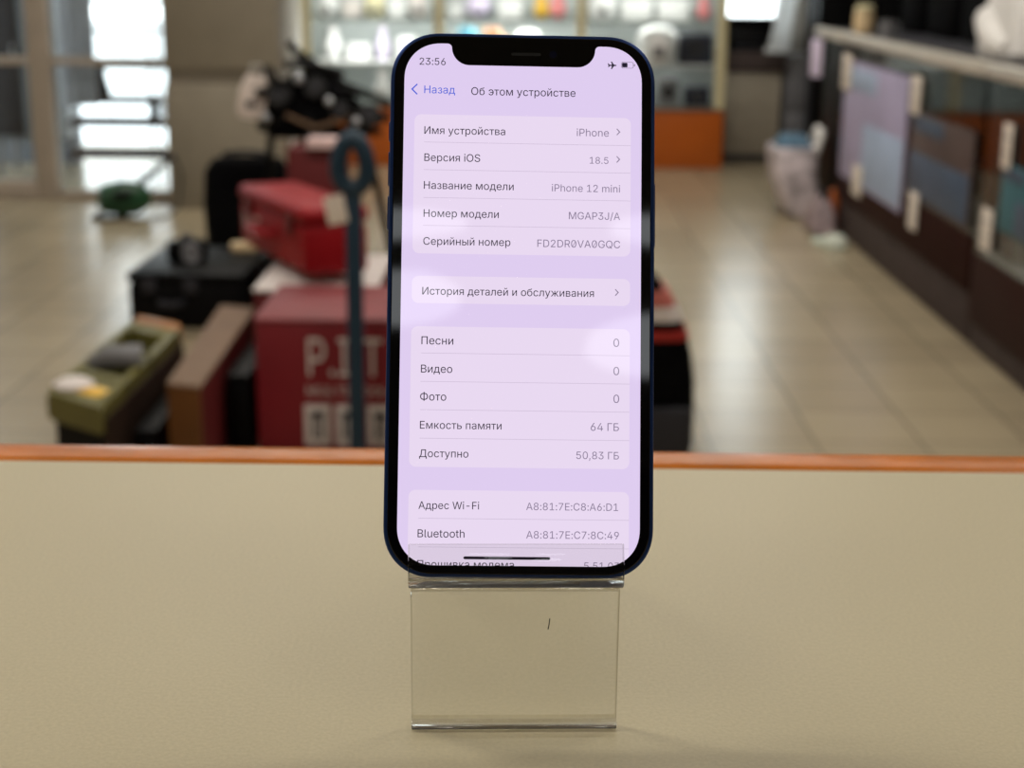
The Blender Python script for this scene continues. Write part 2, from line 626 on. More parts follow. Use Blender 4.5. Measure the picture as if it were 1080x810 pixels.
def outline(inset):
    return rrect(PW - 2 * inset, PH - 2 * inset, 12.2 - inset, 14, 0, PH / 2, 2.2)


loops = [(1.0, -7.1), (0.25, -6.9), (0.0, -6.4), (0.0, -1.0), (0.10, -0.62), (0.42, -0.36), (0.95, -0.30)]
obj('body', loft(bmesh.new(), [scaled(outline(i), z) for i, z in loops]), P_blue, phone)
obj('back_glass', loft(bmesh.new(), [scaled(outline(1.0), -7.1), scaled(outline(1.1), -7.35), scaled(outline(1.6), -7.4)]), P_back, phone)

# screen outline with the notch cut out of its top edge
SW, SB, ST = 28.8, 2.95, 128.75


def arc(cx, cy, r, a0, a1, n=10):
    return [(cx + r * math.cos(R(a0 + (a1 - a0) * k / n)), cy + r * math.sin(R(a0 + (a1 - a0) * k / n))) for k in range(n + 1)]


def screen_outline(g=0.0):
    r = 9.0
    w = SW + g
    b, t = SB - g, ST + g
    full = rrect(2 * w, t - b, r + g, 14, 0, (t + b) / 2, 2.15)
    n = 15
    tr, tl, bl, br = full[0:n], full[n:2 * n], full[2 * n:3 * n], full[3 * n:4 * n]
    nb = 123.5 + g
    q, s = 1.1, 4.3
    nw = 17.4 - g
    notch = arc(nw + q, t - q, q, 90, 180, 6) + arc(nw - s, nb + s, s, 0, -90, 10) + arc(-nw + s, nb + s, s, -90, -180, 10) + arc(-nw - q, t - q, q, 0, 90, 6)
    return tr + notch + tl + bl + br


so = screen_outline(0.0)
# black cover-glass border, a ring between the rim and the lit panel
bm = bmesh.new()
oo = outline(0.95)


def ring_edges(pts, z):
    vs = [bm.verts.new(p) for p in scaled(pts, z)]
    return vs, [bm.edges.new((vs[k], vs[(k + 1) % len(vs)])) for k in range(len(vs))]


o1, e1 = ring_edges(outline(1.15), 0.0)
i1, e2 = ring_edges(so, 0.0)
bmesh.ops.triangle_fill(bm, use_beauty=True, edges=e1 + e2, normal=(0, 0, 1))
o0 = [bm.verts.new(p) for p in scaled(oo, -0.12)]
o00 = [bm.verts.new(p) for p in scaled(oo, -0.35)]
i0 = [bm.verts.new(p) for p in scaled(so, -0.10)]
for A, B in ((o0, o1), (o00, o0), (i1, i0)):
    n = len(A)
    for k in range(n): bm.faces.new((A[k], A[(k + 1) % n], B[(k + 1) % n], B[k]))
obj('bezel', bm, P_glass, phone, smooth=False)
bm = bmesh.new()
poly(bm, [(x * mm, y * mm) for x, y in screen_outline(0.15)], -0.08 * mm)
screen = obj('screen', bm, P_screen, phone)


def flat(name, pts_list, z, material, label=None):
    bm = bmesh.new()
    for pts in pts_list: poly(bm, [(x * mm, y * mm) for x, y in pts], z * mm)
    o = obj(name, bm, material, screen)
    if label: o['label'] = label
    return o


CARDS = ((77.3, 111.2), (65.3, 71.85), (26.15, 59.7), (-2.0, 20.7))
for z0, z1 in CARDS:
    zz = max(z0, 2.9)
    if z0 < 0:
        top = rrect(52.4, 12, 1.6, 6, 0, 20.7 - 6)
        pts = [(x, y if y > 12 else zz) for x, y in top]
        pts = [(26.2, zz)] + [p for p in top if p[1] > 15] + [(-26.2, zz)]
    else:
        pts = rrect(52.4, z1 - z0, 1.6, 6, 0, (z0 + z1) / 2)
    flat('settings_card', [pts], -0.065, P_card)


def quad(x0, x1, y0, y1): return [(x0, y0), (x1, y0), (x1, y1), (x0, y1)]


for y in (104.42, 97.67, 90.86, 84.1, 53.3, 46.5, 39.75, 32.95, 14.0, 7.25):
    flat('hairline', [quad(-23.8, 26.2, y - 0.05, y + 0.05)], -0.055, P_sep)

ROWS_DARK = [('Имя устройства', -23.80, -4.28, 106.43), ('Версия iOS', -23.70, -10.24, 99.77), ('Название модели', -23.71, -2.09, 92.99),
             ('Номер модели', -23.67, -5.60, 86.16), ('Серийный номер', -23.64, -2.72, 79.40), ('История деталей и обслуживания', -23.70, 17.49, 67.36),
             ('Песни', -23.72, -16.12, 55.39), ('Видео', -23.73, -16.26, 48.62), ('Фото', -23.83, -17.61, 41.96), ('Емкость памяти', -23.77, -4.36, 35.23),
             ('Доступно', -23.85, -12.15, 28.47), ('Адрес Wi-Fi', -23.82, -9.45, 16.22), ('Bluetooth', -23.92, -12.83, 9.52), ('Прошивка модема', -23.93, -1.05, 2.3)]
ROWS_GREY = [('iPhone', 13.06, 20.86, 106.55), ('18.5', 16.26, 20.79, 99.85), ('iPhone 12 mini', 7.14, 23.65, 92.90), ('MGAP3J/A', 11.32, 23.69, 86.18),
             ('FD2DR0VA0GQC', 3.76, 23.73, 79.30), ('0', 22.26, 23.63, 55.42), ('0', 22.30, 23.67, 48.62), ('0', 22.34, 23.71, 41.95), ('64 ГБ', 16.94, 23.70, 35.22),
             ('50,83 ГБ', 13.54, 23.73, 28.45), ('A8:81:7E:C8:A6:D1', 1.73, 23.62, 16.20), ('A8:81:7E:C7:8C:49', 1.80, 23.82, 9.50), ('5.51.03', 15.59, 23.92, 2.3)]
CAP = 1.86
LIFT = -0.045 * mm


def line_of(body, x0, x1, y, material, cap=None, bold=0.0):
    bm = bmesh.new()
    write(bm, body, x0 * mm, x1 * mm, y * mm, cap * mm if cap else None, bold, LIFT)
    return obj('text_line', bm, material, screen, smooth=False, recalc=False)


for r_ in ROWS_DARK: line_of(*r_, P_dark, None, 0.006)
for r_ in ROWS_GREY:
    o = line_of(*r_, P_grey)
line_of('23:56', -25.20, -18.90, 123.40, P_title, None, 0.004)
line_of('Назад', -23.97, -16.51, 116.40, P_blueink)
line_of('Об этом устройстве', -12.60, 12.69, 116.20, P_title, None, 0.022)
# the two slashed zeros of the serial number
vs, fs, a, b = text_mesh('FD2DR0VA0GQC')
k = (23.73 - 3.76) / (b - a)
sl = []
for pre in ('FD2DR', 'FD2DR0VA'):
    _, _, p0, p1 = text_mesh(pre)
    cx = 3.76 + (p1 - p0) * k + 0.98
    sl.append([(cx - .42, 79.30 + .33), (cx - .30, 79.30 + .27), (cx + .42, 79.30 + 1.53), (cx + .30, 79.30 + 1.59)])
for q in sl: flat('zero_slash', [q], -0.040, P_grey)


def chevron(cx, cy, w, h, t, flip=False):
    s = -1 if flip else 1
    pts = [(-w / 2, h / 2), (w / 2, 0), (-w / 2, -h / 2), (-w / 2 - t * .5, -h / 2 + t * .5), (w / 2 - t * 1.1, 0), (-w / 2 - t * .5, h / 2 - t * .5)]
    return [(cx + s * x, cy + y) for x, y in pts]


for cx, cy in ((23.25, 107.75), (23.25, 101.0), (23.1, 68.55)):
    flat('chevron', [chevron(cx, cy, 0.8, 1.7, .3)], -0.045, P_grey)
flat('back_arrow', [chevron(-26.45, 117.35, 1.4, 2.75, .42, True)], -0.045, P_blueink)
flat('home_bar', [rrect(20.55, 0.68, 0.33, 5, -2.75, 4.79)], -0.035, em('lit_black_bar', '#17131d'))
flat('airplane_icon', [[(20.55, 124.2), (21.0, 124.32), (21.5, 124.34), (21.25, 125.1), (21.5, 125.1), (22.0, 124.36), (22.45, 124.32), (22.65, 124.17),
                        (22.45, 124.02), (22.0, 123.98), (21.5, 123.24), (21.25, 123.24), (21.5, 124.0), (21.0, 124.02), (20.72, 123.7), (20.55, 123.7), (20.68, 124.1)],
                       [(20.5, 124.65), (20.68, 124.65), (20.95, 124.25), (20.6, 124.2)]], -0.045, P_title)
bo = rrect(3.0, 1.62, 0.42, 5, 25.25, 124.3)
bi = rrect(2.78, 1.40, 0.34, 5, 25.25, 124.3)
bm = bmesh.new()
V1 = [bm.verts.new((x * mm, y * mm, LIFT)) for x, y in bo]
V2 = [bm.verts.new((x * mm, y * mm, LIFT)) for x, y in bi]
for k in range(len(V1)): bm.faces.new((V1[k], V1[(k + 1) % len(V1)], V2[(k + 1) % len(V1)], V2[k]))
poly(bm, [(x * mm, y * mm) for x, y in rrect(0.25, 0.6, 0.12, 4, 26.98, 124.3)], LIFT)
obj('battery_icon', bm, P_grey, screen, smooth=False)
flat('battery_level', [rrect(1.35, 1.12, 0.22, 4, 24.63, 124.3)], -0.040, P_title)

# notch fittings
bm = bmesh.new()
loft(bm, [scaled(rrect(7.2, 0.75, .37, 6, 0.6, 126.45), z) for z in (0.0, 0.02)])
obj('ear_speaker', bm, P_black, phone)
bm = bmesh.new()
loft(bm, [scaled(rrect(1.9, 1.9, .95, 8, 7.15, 126.5), 0.0), scaled(rrect(1.9, 1.9, .95, 8, 7.15, 126.5), 0.015)])
obj('front_camera', bm, mat('camera_lens', '#0d1230', 0.05, vary=0.0), phone)
# side keys
for nm, sx, y0, y1 in (('volume_key', -1, 94.2, 102.6), ('volume_key', -1, 83.4, 91.8), ('mute_switch', -1, 105.2, 110.0), ('power_key', 1, 80.0, 96.0)):
    bm = bmesh.new()
    loft(bm, [[Vector(((sx * (32.0 + h)) * mm, (y0 + y1) / 2 * mm + p[1] * mm, (-3.7 + p[0]) * mm)) for p in rrect(2.4 - i, y1 - y0 - i, 1.0 - i / 2, 5)] for h, i in ((0, 0), (0.38, 0), (0.48, 0.2))])
    obj(nm, bm, P_blue, phone)

# ------------------------------------------------------------------ acrylic stand
A_ = bpy.data.materials.new('clear_acrylic')
A_.use_nodes = True
pb = A_.node_tree.nodes['Principled BSDF']
pb.inputs['Base Color'].default_value = (0.7, 0.7, 0.69, 1)
pb.inputs['Roughness'].default_value = 0.04
pb.inputs['IOR'].default_value = 1.49
pb.inputs['Transmission Weight'].default_value = 1.0
stand = thing('phone_stand', 'clear acrylic phone stand holding the blue phone on the counter', 'phone stand', (-0.0013, 0.3362, 1.1001), R(2.2))
HW = 25.4


def sheet(path, t, w0, w1, rad):
    bm = bmesh.new()
    path = [Vector(p) for p in path]
    bent = any((path[i + 1] - path[i]).angle(path[i] - path[i - 1]) > .02 for i in range(1, len(path) - 1))
    o = strip_outline(round_path([tuple(p) for p in path], rad) if bent else path, t)
    loft(bm, [[Vector((x * mm, p.x * mm, p.y * mm)) for p in o] for x in (w0, w1)])
    bm.normal_update()
    ed = [e for e in bm.edges if len(e.link_faces) == 2 and e.calc_face_angle() > 1.0]
    bmesh.ops.bevel(bm, geom=ed, offset=0.0003, segments=2, profile=0.5, affect='EDGES')
    bm.normal_update()
    big = max(f.calc_area() for f in bm.faces)
    for f in bm.faces:
        f.material_index = 0 if f.calc_area() > 3e-4 and len(f.verts) == 4 else 1
    return bm


ACR = [pane_mat('clear_acrylic_face', (0.965, 0.965, 0.96), 0.0, 1.49), A_]
sa, ca = math.sin(a_), math.cos(a_)
front = Vector((-5.0, 39.9))
lip_top = front + Vector((sa, ca)) * 9.5
back = front + Vector((ca, -sa)) * 11.0
rest = back + Vector((sa, ca)) * 72
obj('cradle', sheet([tuple(lip_top), tuple(front), tuple(back), tuple(rest)], 2.0, -HW, HW, 1.6), ACR, stand)
obj('front_panel', sheet([(-1.2, 1.05), (1.0, 1.05), (1.0, 36.2)], 2.0, -HW + 0.3, HW - 0.3, 1.3), ACR, stand)
obj('rear_leg', sheet([tuple(rest + Vector((ca, -sa)) * 2.05), tuple(rest + Vector((ca, -sa)) * 2.05 + Vector((.3, -.95)) * 12), (100.0, 1.0)], 2.0, -HW, HW, 8), ACR, stand)
bm = bmesh.new()
tube(bm, [(0.0083, -0.0003, 0.0290), (0.0081, -0.0003, 0.0272), (0.0079, -0.0003, 0.0262)], 0.00012, 6)
obj('scratch', bm, MAT['black'], stand)

# ------------------------------------------------------------------ behind the glazed front
t = thing('shelf_rack', 'open rack with dark shelf edges in front of the bright glazing', 'shelf', (-2.34, 9.2, 0))
for z, th in ((0.155, 0.045), (0.345, 0.04), (0.475, 0.03), (0.685, 0.03), (0.885, 0.012), (1.06, 0.02)):
    obj('shelf', bx((0, 0.1, z), (0.84, 0.26, th), None, 0.003), MAT['taupe'], t)
for x in (-0.415, 0.09, 0.415):
    for y in (-0.02, 0.22):
        obj('upright', bx((x, y, 0.63), (0.012, 0.012, 1.26), None, 0.002), MAT['grey'], t)


def boot(name, loc, rz, label, material):
    bm = bmesh.new()
    prof = [(0, 0, .035, .115), (0, .02, .04, .12), (0, .05, .038, .11), (-.03, .08, .034, .07), (-.045, .11, .032, .045), (-.045, .17, .034, .045)]
    loft(bm, [[Vector((a, b + cy, z)) for a, b in rrect(2 * w, 2 * l, min(w, l) * .9, 5)] for (cy, z, w, l) in prof])
    t = thing(name, label, 'boot', loc, rz)
    obj('upper', bm, material, t)
    obj('sole', loft(bmesh.new(), [[Vector((a, b, z)) for a, b in rrect(.084, .25, .04, 5)] for z in (-.014, .002)]), MAT['rubber'], t)
    return t


boot('boot', (-2.63, 9.3, 0.505), R(70), 'dark boot standing on the left end of the bright rack', MAT['dark_grey'])
# patterned ball-like bundle and post on the rack
bm = bmesh.new()
bmesh.ops.create_uvsphere(bm, u_segments=24, v_segments=14, radius=0.062, matrix=Matrix.Diagonal((1.25, 1, 0.85, 1)))
tag(obj('rolled_cloth', bm, mat('mottled_cloth', '#a39aa6', 0.9, vary=0.6, scale=55), mw=Matrix.Translation((-2.12, 9.24, 0.4185))), 'mottled grey rolled cloth on the rack shelf, right end', 'cloth')
bm = bmesh.new()
lathe(bm, [(.028, 0), (.03, .01), (.03, .10), (.012, .125), (.012, .15)], 16)
tag(obj('bottle', bm, MAT['black'], mw=Matrix.Translation((-2.245, 9.22, 0.3655))), 'black bottle beside the mottled grey cloth on the rack', 'bottle')
bm = bmesh.new()
lathe(bm, [(.02, 0), (.036, .012), (.038, .11), (.03, .135), (.014, .15), (.014, .162)], 18)
tag(obj('bottle', bm, mat('violet_blue_plastic', '#3d4070', 0.4), mw=Matrix.Translation((-2.03, 9.21, 0.178))), 'violet blue bottle on the lower right of the rack', 'bottle')
# grey locker beyond the glass door
t = thing('locker', 'grey metal locker on legs seen through the glass door', 'locker', (-3.06, 9.5, 0))
obj('body', bx((0, 0, 0.72), (0.42, 0.35, 1.0), None, 0.01), mat('grey_blue_metal', '#6f757c', 0.5), t)
for x in (-.1, .1):
    d = obj('door', bx((x, -0.182, 0.72), (0.19, 0.015, 0.94), None, 0.004), MAT['dark_grey'] if x < 0 else mat('locker_door', '#5c6268', 0.5), t)
    obj('handle', bx((x + .06, -0.2, 0.75), (0.015, 0.02, 0.1), None, 0.004), MAT['silver'], d)
for x in (-.18, .18):
    for y in (-.14, .14): obj('leg', bx((x, y, 0.095), (0.035, 0.035, 0.25), None, 0.004), MAT['grey'], t)
# pleated curtain strip just inside the glass
bm = bmesh.new()
xs = [(-2.60 + 0.19 * k / 40) for k in range(41)]
fold = lambda x, o: 8.62 + 0.018 * math.sin((x + 2.6) * 95) + o
loft(bm, [[Vector((x, fold(x, 0), z)) for x in xs] + [Vector((x, fold(x, 0.006), z)) for x in reversed(xs)] for z in (0.50, 1.5, 2.45)])
tag(obj('curtain', bm, mat('pale_blue_curtain', '#b4bccb', 0.85)), 'pale grey blue pleated curtain beside the glazing frame', 'curtain')

# dark green tool on the floor by the glazing
t = thing('power_tool', 'dark green corded power tool lying on the floor by the glazing', 'power tool', (-2.09, 7.86, 0), R(20))
bm = bmesh.new()
loft(bm, [[Vector((x, a, b + .095)) for a, b in rrect(w, h, min(w, h) * .45, 6)] for x, w, h in ((-.14, .06, .06), (-.12, .13, .14), (-.02, .17, .185), (.06, .15, .17), (.12, .09, .11), (.135, .05, .06))])
obj('motor_housing', bm, MAT['green'], t)
obj('handle', tube(bmesh.new(), [(.08, 0, .17), (.13, .0, .21), (.22, .02, .27), (.27, .03, .3)], [.02, .017, .015, .014], 10), MAT['dark_grey'], t)
obj('guard', tube(bmesh.new(), [(-.12, -.05, .03), (-.17, -.09, .012), (-.1, -.13, .012), (0, -.12, .012)], .012, 8), MAT['black'], t)
obj('power_cord', tube(bmesh.new(), [(.27, .03, .3), (.3, .0, .2), (.27, -.06, .05), (.2, -.12, .008), (.08, -.16, .008), (.0, -.2, .008)], .006, 8), MAT['black'], t)
obj('vent', bx((-.02, -.088, .12), (.09, .01, .04), None, .003), MAT['black'], t)

# ------------------------------------------------------------------ pile of goods on the left
# black travel bag against the column
t = thing('travel_bag', 'black soft travel bag standing against the grey column', 'bag', (-1.235, 6.72, 0))
bm = bmesh.new()
loft(bm, [[Vector((a, b, z)) for a, b in rrect(w, d, min(w, d) * .35, 6)] for z, w, d in ((0, .32, .22), (.02, .36, .26), (.25, .38, .28), (.40, .36, .26), (.445, .30, .2), (.455, .2, .12))])
obj('body', bm, MAT['black_cloth'], t)
obj('handle', tube(bmesh.new(), [(-.1, -.03, .445), (-.09, -.04, .475), (0, -.05, .485), (.09, -.04, .475), (.1, -.03, .445)], .011, 8), MAT['dark_grey'], t)
obj('front_pocket', bx((0, -.145, .2), (.28, .03, .22), None, .012), MAT['black_cloth'], t)
# black tool case with bits on its lid
t = thing('tool_case', 'low black tool case on the floor behind the olive machine', 'case', (-1.215, 5.62, 0), R(-1))
obj('body', bx((0, 0, .085), (.42, .56, .17), None, .02), MAT['black'], t)
obj('lid', bx((0, 0, .188), (.43, .57, .036), None, .015), MAT['black'], t)
for x in (-.13, .02): obj('latch', bx((x, -.287, .16), (.05, .012, .05), None, .004), MAT['dark_grey'], t)
obj('handle', tube(bmesh.new(), [(-.09, -.285, .1), (-.08, -.325, .1), (-.02, -.325, .1), (-.01, -.285, .1)], .012, 8), MAT['dark_grey'], t)
t = thing('camera', 'black camera body with a grey lens lying on the low black case', 'camera', (-1.265, 5.60, .2065), R(15))
obj('body', bx((0, 0, .038), (.15, .07, .075), None, .014), MAT['black'], t)
obj('lens', lathe(bmesh.new(), [(.033, -.035), (.035, -.09), (.03, -.092), (.027, -.085)], 20, (0, 0, 0), Matrix.Translation((.01, 0, .036)) @ Matrix.Rotation(R(90), 4, 'X') @ Matrix.Diagonal((1, 1, -1, 1)).inverted()), MAT['grey'], t)
obj('viewfinder', bx((0, 0, .083), (.05, .05, .024), None, .008), MAT['dark_grey'], t)
bm = bmesh.new()
box(bm, (0, 0, 0.018), (.105, .07, .036), None, .012)
tag(obj('small_pouch', bm, MAT['beige_item'], mw=Matrix.Translation((-1.085, 5.78, .2065)) @ Matrix.Rotation(R(12), 4, 'Z')), 'small beige pouch on the right end of the low black case', 'pouch')
# second black case beside it
t = thing('tool_case', 'tall black tool case between the low black case and the red cases', 'case', (-.87, 5.56, 0), R(3))
obj('body', bx((0, 0, .11), (.2, .3, .22), None, .02), MAT['black'], t)
obj('lid', bx((0, 0, .242), (.205, .305, .04), None, .015), MAT['black'], t)
obj('handle', tube(bmesh.new(), [(-.06, 0, .26), (-.05, 0, .285), (.05, 0, .285), (.06, 0, .26)], .011, 8), MAT['dark_grey'], t)

# olive machine with a slanted deck on a dark undercarriage
t = thing('olive_machine', 'long olive green machine with dark recesses and a grey grip on its deck', 'machine', (0, 0, 0))
FL, FR, BR, BL = Vector((-1.172, 3.575)), Vector((-1.00, 3.445)), Vector((-.99, 4.29)), Vector((-1.16, 4.41))


def deck(u, v):  # u across, v from front to back
    return (FL * (1 - u) + FR * u) * (1 - v) + (BL * (1 - u) + BR * u) * v


def deck_box(bm, u0, u1, v0, v1, z0, z1, nx=1, inset=.012):
    out = [deck(u0, v0), deck(u1, v0), deck(u1, v1), deck(u0, v1)]
    c = sum(out, Vector((0, 0))) / 4
    inn = [p + (c - p).normalized() * inset for p in out]
    return loft(bm, [[Vector((p.x, p.y, z0)) for p in inn], [Vector((p.x, p.y, z0 + inset * .6)) for p in out], [Vector((p.x, p.y, z1 - inset * .6)) for p in out], [Vector((p.x, p.y, z1)) for p in inn]])


bm = bmesh.new()
deck_box(bm, 0, 1, 0, .04, .19, .26)
deck_box(bm, 0, 1, .25, .31, .19, .26)
deck_box(bm, 0, 1, .52, .60, .19, .262)
deck_box(bm, 0, 1, .83, .93, .19, .26)
deck_box(bm, 0, .12, .02, .95, .19, .262)
deck_box(bm, .86, 1, .02, .95, .19, .262)
deck_box(bm, 0, .9, .03, .25, .19, .257)
obj('body', bm, MAT['olive'], t)
obj('deck_recess', deck_box(bmesh.new(), .1, .9, .25, .9, .17, .2, 1, .004), MAT['olive_dark'], t)
obj('end_board', deck_box(bmesh.new(), .03, .95, .93, 1.0, .16, .266), mat('orange_brown_end', '#a8703c', 0.5), t)
obj('side_skirt', deck_box(bmesh.new(), .99, 1.04, .02, .95, .05, .225), mat('dark_brown_skirt', '#2e2018', 0.6, spec=0.2), t)
bm = bmesh.new()
p0, p1, p2, p3 = deck(.2, .40), deck(.45, .40), deck(.75, .43), deck(.93, .47)
tube(bm, [(p0.x, p0.y, .25), (p1.x, p1.y, .278), (p2.x, p2.y, .285), (p3.x, p3.y, .28)], [.03, .033, .03, .036], 12)
obj('grip', bm, MAT['grey'], t)
c = deck(.3, .11)
bm = bmesh.new()
lathe(bm, [(.045, 0), (.05, .006), (.05, .014), (.03, .026), (.006, .03)], 20, (c.x, c.y, .255))
obj('cap', bm, MAT['pale'], t)
q = deck(.68, .12)
obj('label_plate', bx((q.x, q.y, .258), (.07, .06, .008), (0, 0, R(-35)), .003), MAT['yellow'], t)
c = deck(-.12, .72)
obj('side_knob', lathe(bmesh.new(), [(.02, 0), (.036, .01), (.036, .05), (.02, .06)], 16, (c.x, c.y, .17)), MAT['olive_dark'], t)
obj('undercarriage', deck_box(bmesh.new(), .08, .97, .03, .96, .045, .19), MAT['black'], t)
for u, v in ((.12, .1), (.9, .1), (.12, .9), (.9, .9)):
    c = deck(u, v)
    bm = bmesh.new()
    lathe(bm, [(.02, -.018), (.042, -.016), (.045, -.01), (.045, .01), (.042, .016), (.02, .018)], 20, mx=Matrix.Translation((c.x, c.y, .045)) @ Matrix.Rotation(R(90), 4, 'Y'))
    obj('wheel', bm, MAT['rubber'], t)

# long open carton: tan rim, brown front, dark red side
t = thing('carton', 'long narrow carton with tan top, brown front and dark red side', 'carton', (0, 0, 0))
A, B, C2, D = Vector((-.885, 3.64)), Vector((-.802, 3.61)), Vector((-.822, 4.50)), Vector((-.925, 4.53))


def prism4(ps, z0, z1, b=.004):
    c = sum(ps, Vector((0, 0))) / 4
    inn = [p + (c - p).normalized() * b for p in ps]
    return loft(bmesh.new(), [[Vector((p.x, p.y, z0)) for p in ps], [Vector((p.x, p.y, z1 - b)) for p in ps], [Vector((p.x, p.y, z1)) for p in inn]])


obj('body', prism4([A, B, C2, D], 0, .262), MAT['dark_red'], t)
obj('lid', prism4([A + Vector((-.004, -.004)), B + Vector((.004, -.004)), C2 + Vector((.004, .004)), D + Vector((-.004, .004))], .2625, .272), MAT['tan'], t)
obj('front_board', prism4([A + Vector((-.003, -.008)), B + Vector((.003, -.008)), B + Vector((.003, -.001)), A + Vector((-.003, -.001))], 0, .26, .001), MAT['brown_board'], t)

# big red carton with large pale letters
t = thing('carton', 'big red carton with large pale capital letters on its front', 'carton', (-.48, 4.12, 0))
obj('body', bx((0, 0, .182), (.466, .44, .364), None, .006), MAT['red_card'], t)
obj('lid', bx((0, 0, .371), (.472, .446, .012), None, .004), mat('paler_red_lid', '#7a3034', 0.6), t)  # lid a paler red than the body


def print_on(root, name, body, x0, x1, z, y, material, bold=0.02, cap=None):
    bm = bmesh.new()
    write(bm, body, x0, x1, 0, cap, bold, 0)
    bmesh.ops.transform(bm, matrix=Matrix.Translation((0, y, z)) @ Matrix.Rotation(R(90), 4, 'X'), verts=bm.verts)
    return obj(name, bm, material, root, smooth=False)


print_on(t, 'brand_print', 'P.I.T', -.094, .104, .222, -.2215, MAT['pale'], 0.075, .104)
print_on(t, 'slogan_print', 'MULTI TOOLS', -.098, .14, .168, -.2215, MAT['pale'], 0.0)
for k, x in enumerate((-.072, .012, .098)):
    o = obj('pictogram', bx((x, -.2205, .085), (.07, .004, .115), None, .001), MAT['pale'], t)
    bm = bmesh.new()
    box(bm, (x, -.2235, .115), (.038, .002, .016))
    box(bm, (x - .011, -.2235, .078), (.01, .002, .062))
    box(bm, (x + .011, -.2235, .078), (.01, .002, .062))
    obj('pictogram_sign', bm, MAT['dark_grey'], o)
obj('corner_label', bx((-.2345, -.15, .31), (.003, .05, .09), None, .001), MAT['pale'], t)

# red tool case lying askew on the cartons
t = thing('tool_case', 'red moulded tool case with pale print lying askew on the big red carton', 'case', (-.735, 4.98, 0))
t.location = (-.807, 4.75, .366)
t.rotation_euler = (0, R(-2.0), R(-65.7))
obj('body', bx((0, .10, .085), (.77, .2, .15), None, .02, 3), MAT['red'], t)
obj('lid', bx((0, .10, .186), (.78, .21, .05), None, .02, 3), mat('bright_red_lid', '#8e161e', 0.5, spec=0.2), t)
obj('handle', tube(bmesh.new(), [(-.09, -.005, .1), (-.08, -.05, .1), (.08, -.05, .1), (.09, -.005, .1)], .014, 8), MAT['red'], t)
for x in (-.25, .25): obj('latch', bx((x, -.004, .15), (.06, .014, .07), None, .004), MAT['dark_red'], t)
print_on(t, 'brand_print', 'P.I.T', -.33, -.12, .05, -.0025, MAT['pale'], 0.03)

t = thing('carton', 'carton with a pale grey top under the askew red case', 'carton', (-.62, 4.66, 0))
obj('body', bx((0, 0, .172), (.36, .56, .344), None, .005), MAT['dark_red'], t)
obj('lid', bx((0, 0, .35), (.365, .565, .012), None, .003), MAT['pale'], t)
t = thing('dark_gap_box', 'black lidded storage box between the olive machine and the long carton', 'box', (-.94, 3.84, 0))
obj('body', bx((0, 0, .07), (.05, .48, .14), None, .012), MAT['black'], t)
obj('lid', bx((0, 0, .15), (.053, .49, .018), None, .006), MAT['black'], t)
t = thing('dark_gap_box', 'black lidded box added for the shade between the long carton and the big red carton', 'box', (-.765, 4.13, 0))  # dark block standing in for the shaded floor gap between the cartons
obj('body', bx((0, 0, .1), (.06, .44, .2), None, .012), MAT['black'], t)
obj('lid', bx((0, 0, .21), (.062, .445, .018), None, .006), MAT['black'], t)
# darker red case and a pale box behind
t = thing('tool_case', 'dark red upright tool case standing behind the red case', 'case', (-.835, 6.06, 0))
obj('body', bx((0, .08, .29), (.225, .2, .58), None, .015), MAT['dark_red'], t)
obj('lid', bx((0, -.03, .30), (.228, .03, .56), None, .012), MAT['dark_red'], t)
obj('handle', tube(bmesh.new(), [(-.06, .08, .575), (-.05, .08, .61), (.05, .08, .61), (.06, .08, .575)], .012, 8), MAT['black'], t)
bm = bmesh.new()
box(bm, (0, 0, .02), (.14, .1, .04), None, .006)
tag(obj('small_box', bm, mat('pale_pink_card', '#e2c4c2', 0.6), mw=Matrix.Translation((-.795, 6.03, .581))), 'small pale pink box on top of the dark red upright case', 'box')
# red case right of the teal pole
t = thing('tool_case', 'red tool case with a pale stripe between teal pole and phone', 'case', (-.36, 5.0, 0))
obj('body', bx((.02, .12, .27), (.2, .26, .54), None, .015), MAT['red'], t)
obj('stripe', bx((.02, -.0115, .40), (.2, .004, .035), None, .001), MAT['pale'], t)
obj('handle', tube(bmesh.new(), [(-.03, .1, .535), (-.02, .1, .57), (.06, .1, .57), (.07, .1, .535)], .013, 8), MAT['dark_grey'], t)
obj('lid', bx((.02, .12, .55), (.205, .265, .02), None, .008), MAT['dark_red'], t)

# teal bar with a ring head
t = thing('pry_bar', 'tall teal metal bar with a ring head standing before the red carton', 'bar', (-.434, 3.80, 0))
obj('shaft', bx((0, 0, .37), (.042, .022, .74), None, .004), MAT['teal'], t)
bm = bmesh.new()
ring = []
for k in range(28):
    an = 2 * math.pi * k / 28
    ring.append((.036 * math.cos(an) * (1 - .18 * math.sin(an)), 0, .80 + .062 * math.sin(an)))
tube(bm, ring, .023, 10, closed=True)
obj('ring_head', bm, MAT['teal'], t)
obj('tip', loft(bmesh.new(), [[Vector((a, b, z)) for a, b in rrect(w, d, min(w, d) * .4, 4)] for z, w, d in ((.848, .05, .03), (.87, .034, .02), (.893, .014, .012))]), MAT['teal'], t)
obj('foot', bx((0, 0, .008), (.09, .06, .016), None, .004), MAT['teal'], t)
t = thing('hang_tag', 'cream paper tag tied to the teal bar', 'tag', (-.477, 3.79, .69))
obj('card', bx((0, 0, -.005), (.052, .003, .072), (0, R(-12), 0), .001), MAT['tag'], t)
obj('string', tube(bmesh.new(), [(.01, 0, .03), (.025, .0, .045), (.045, -.004, .04)], .0015, 6), MAT['white'], t)

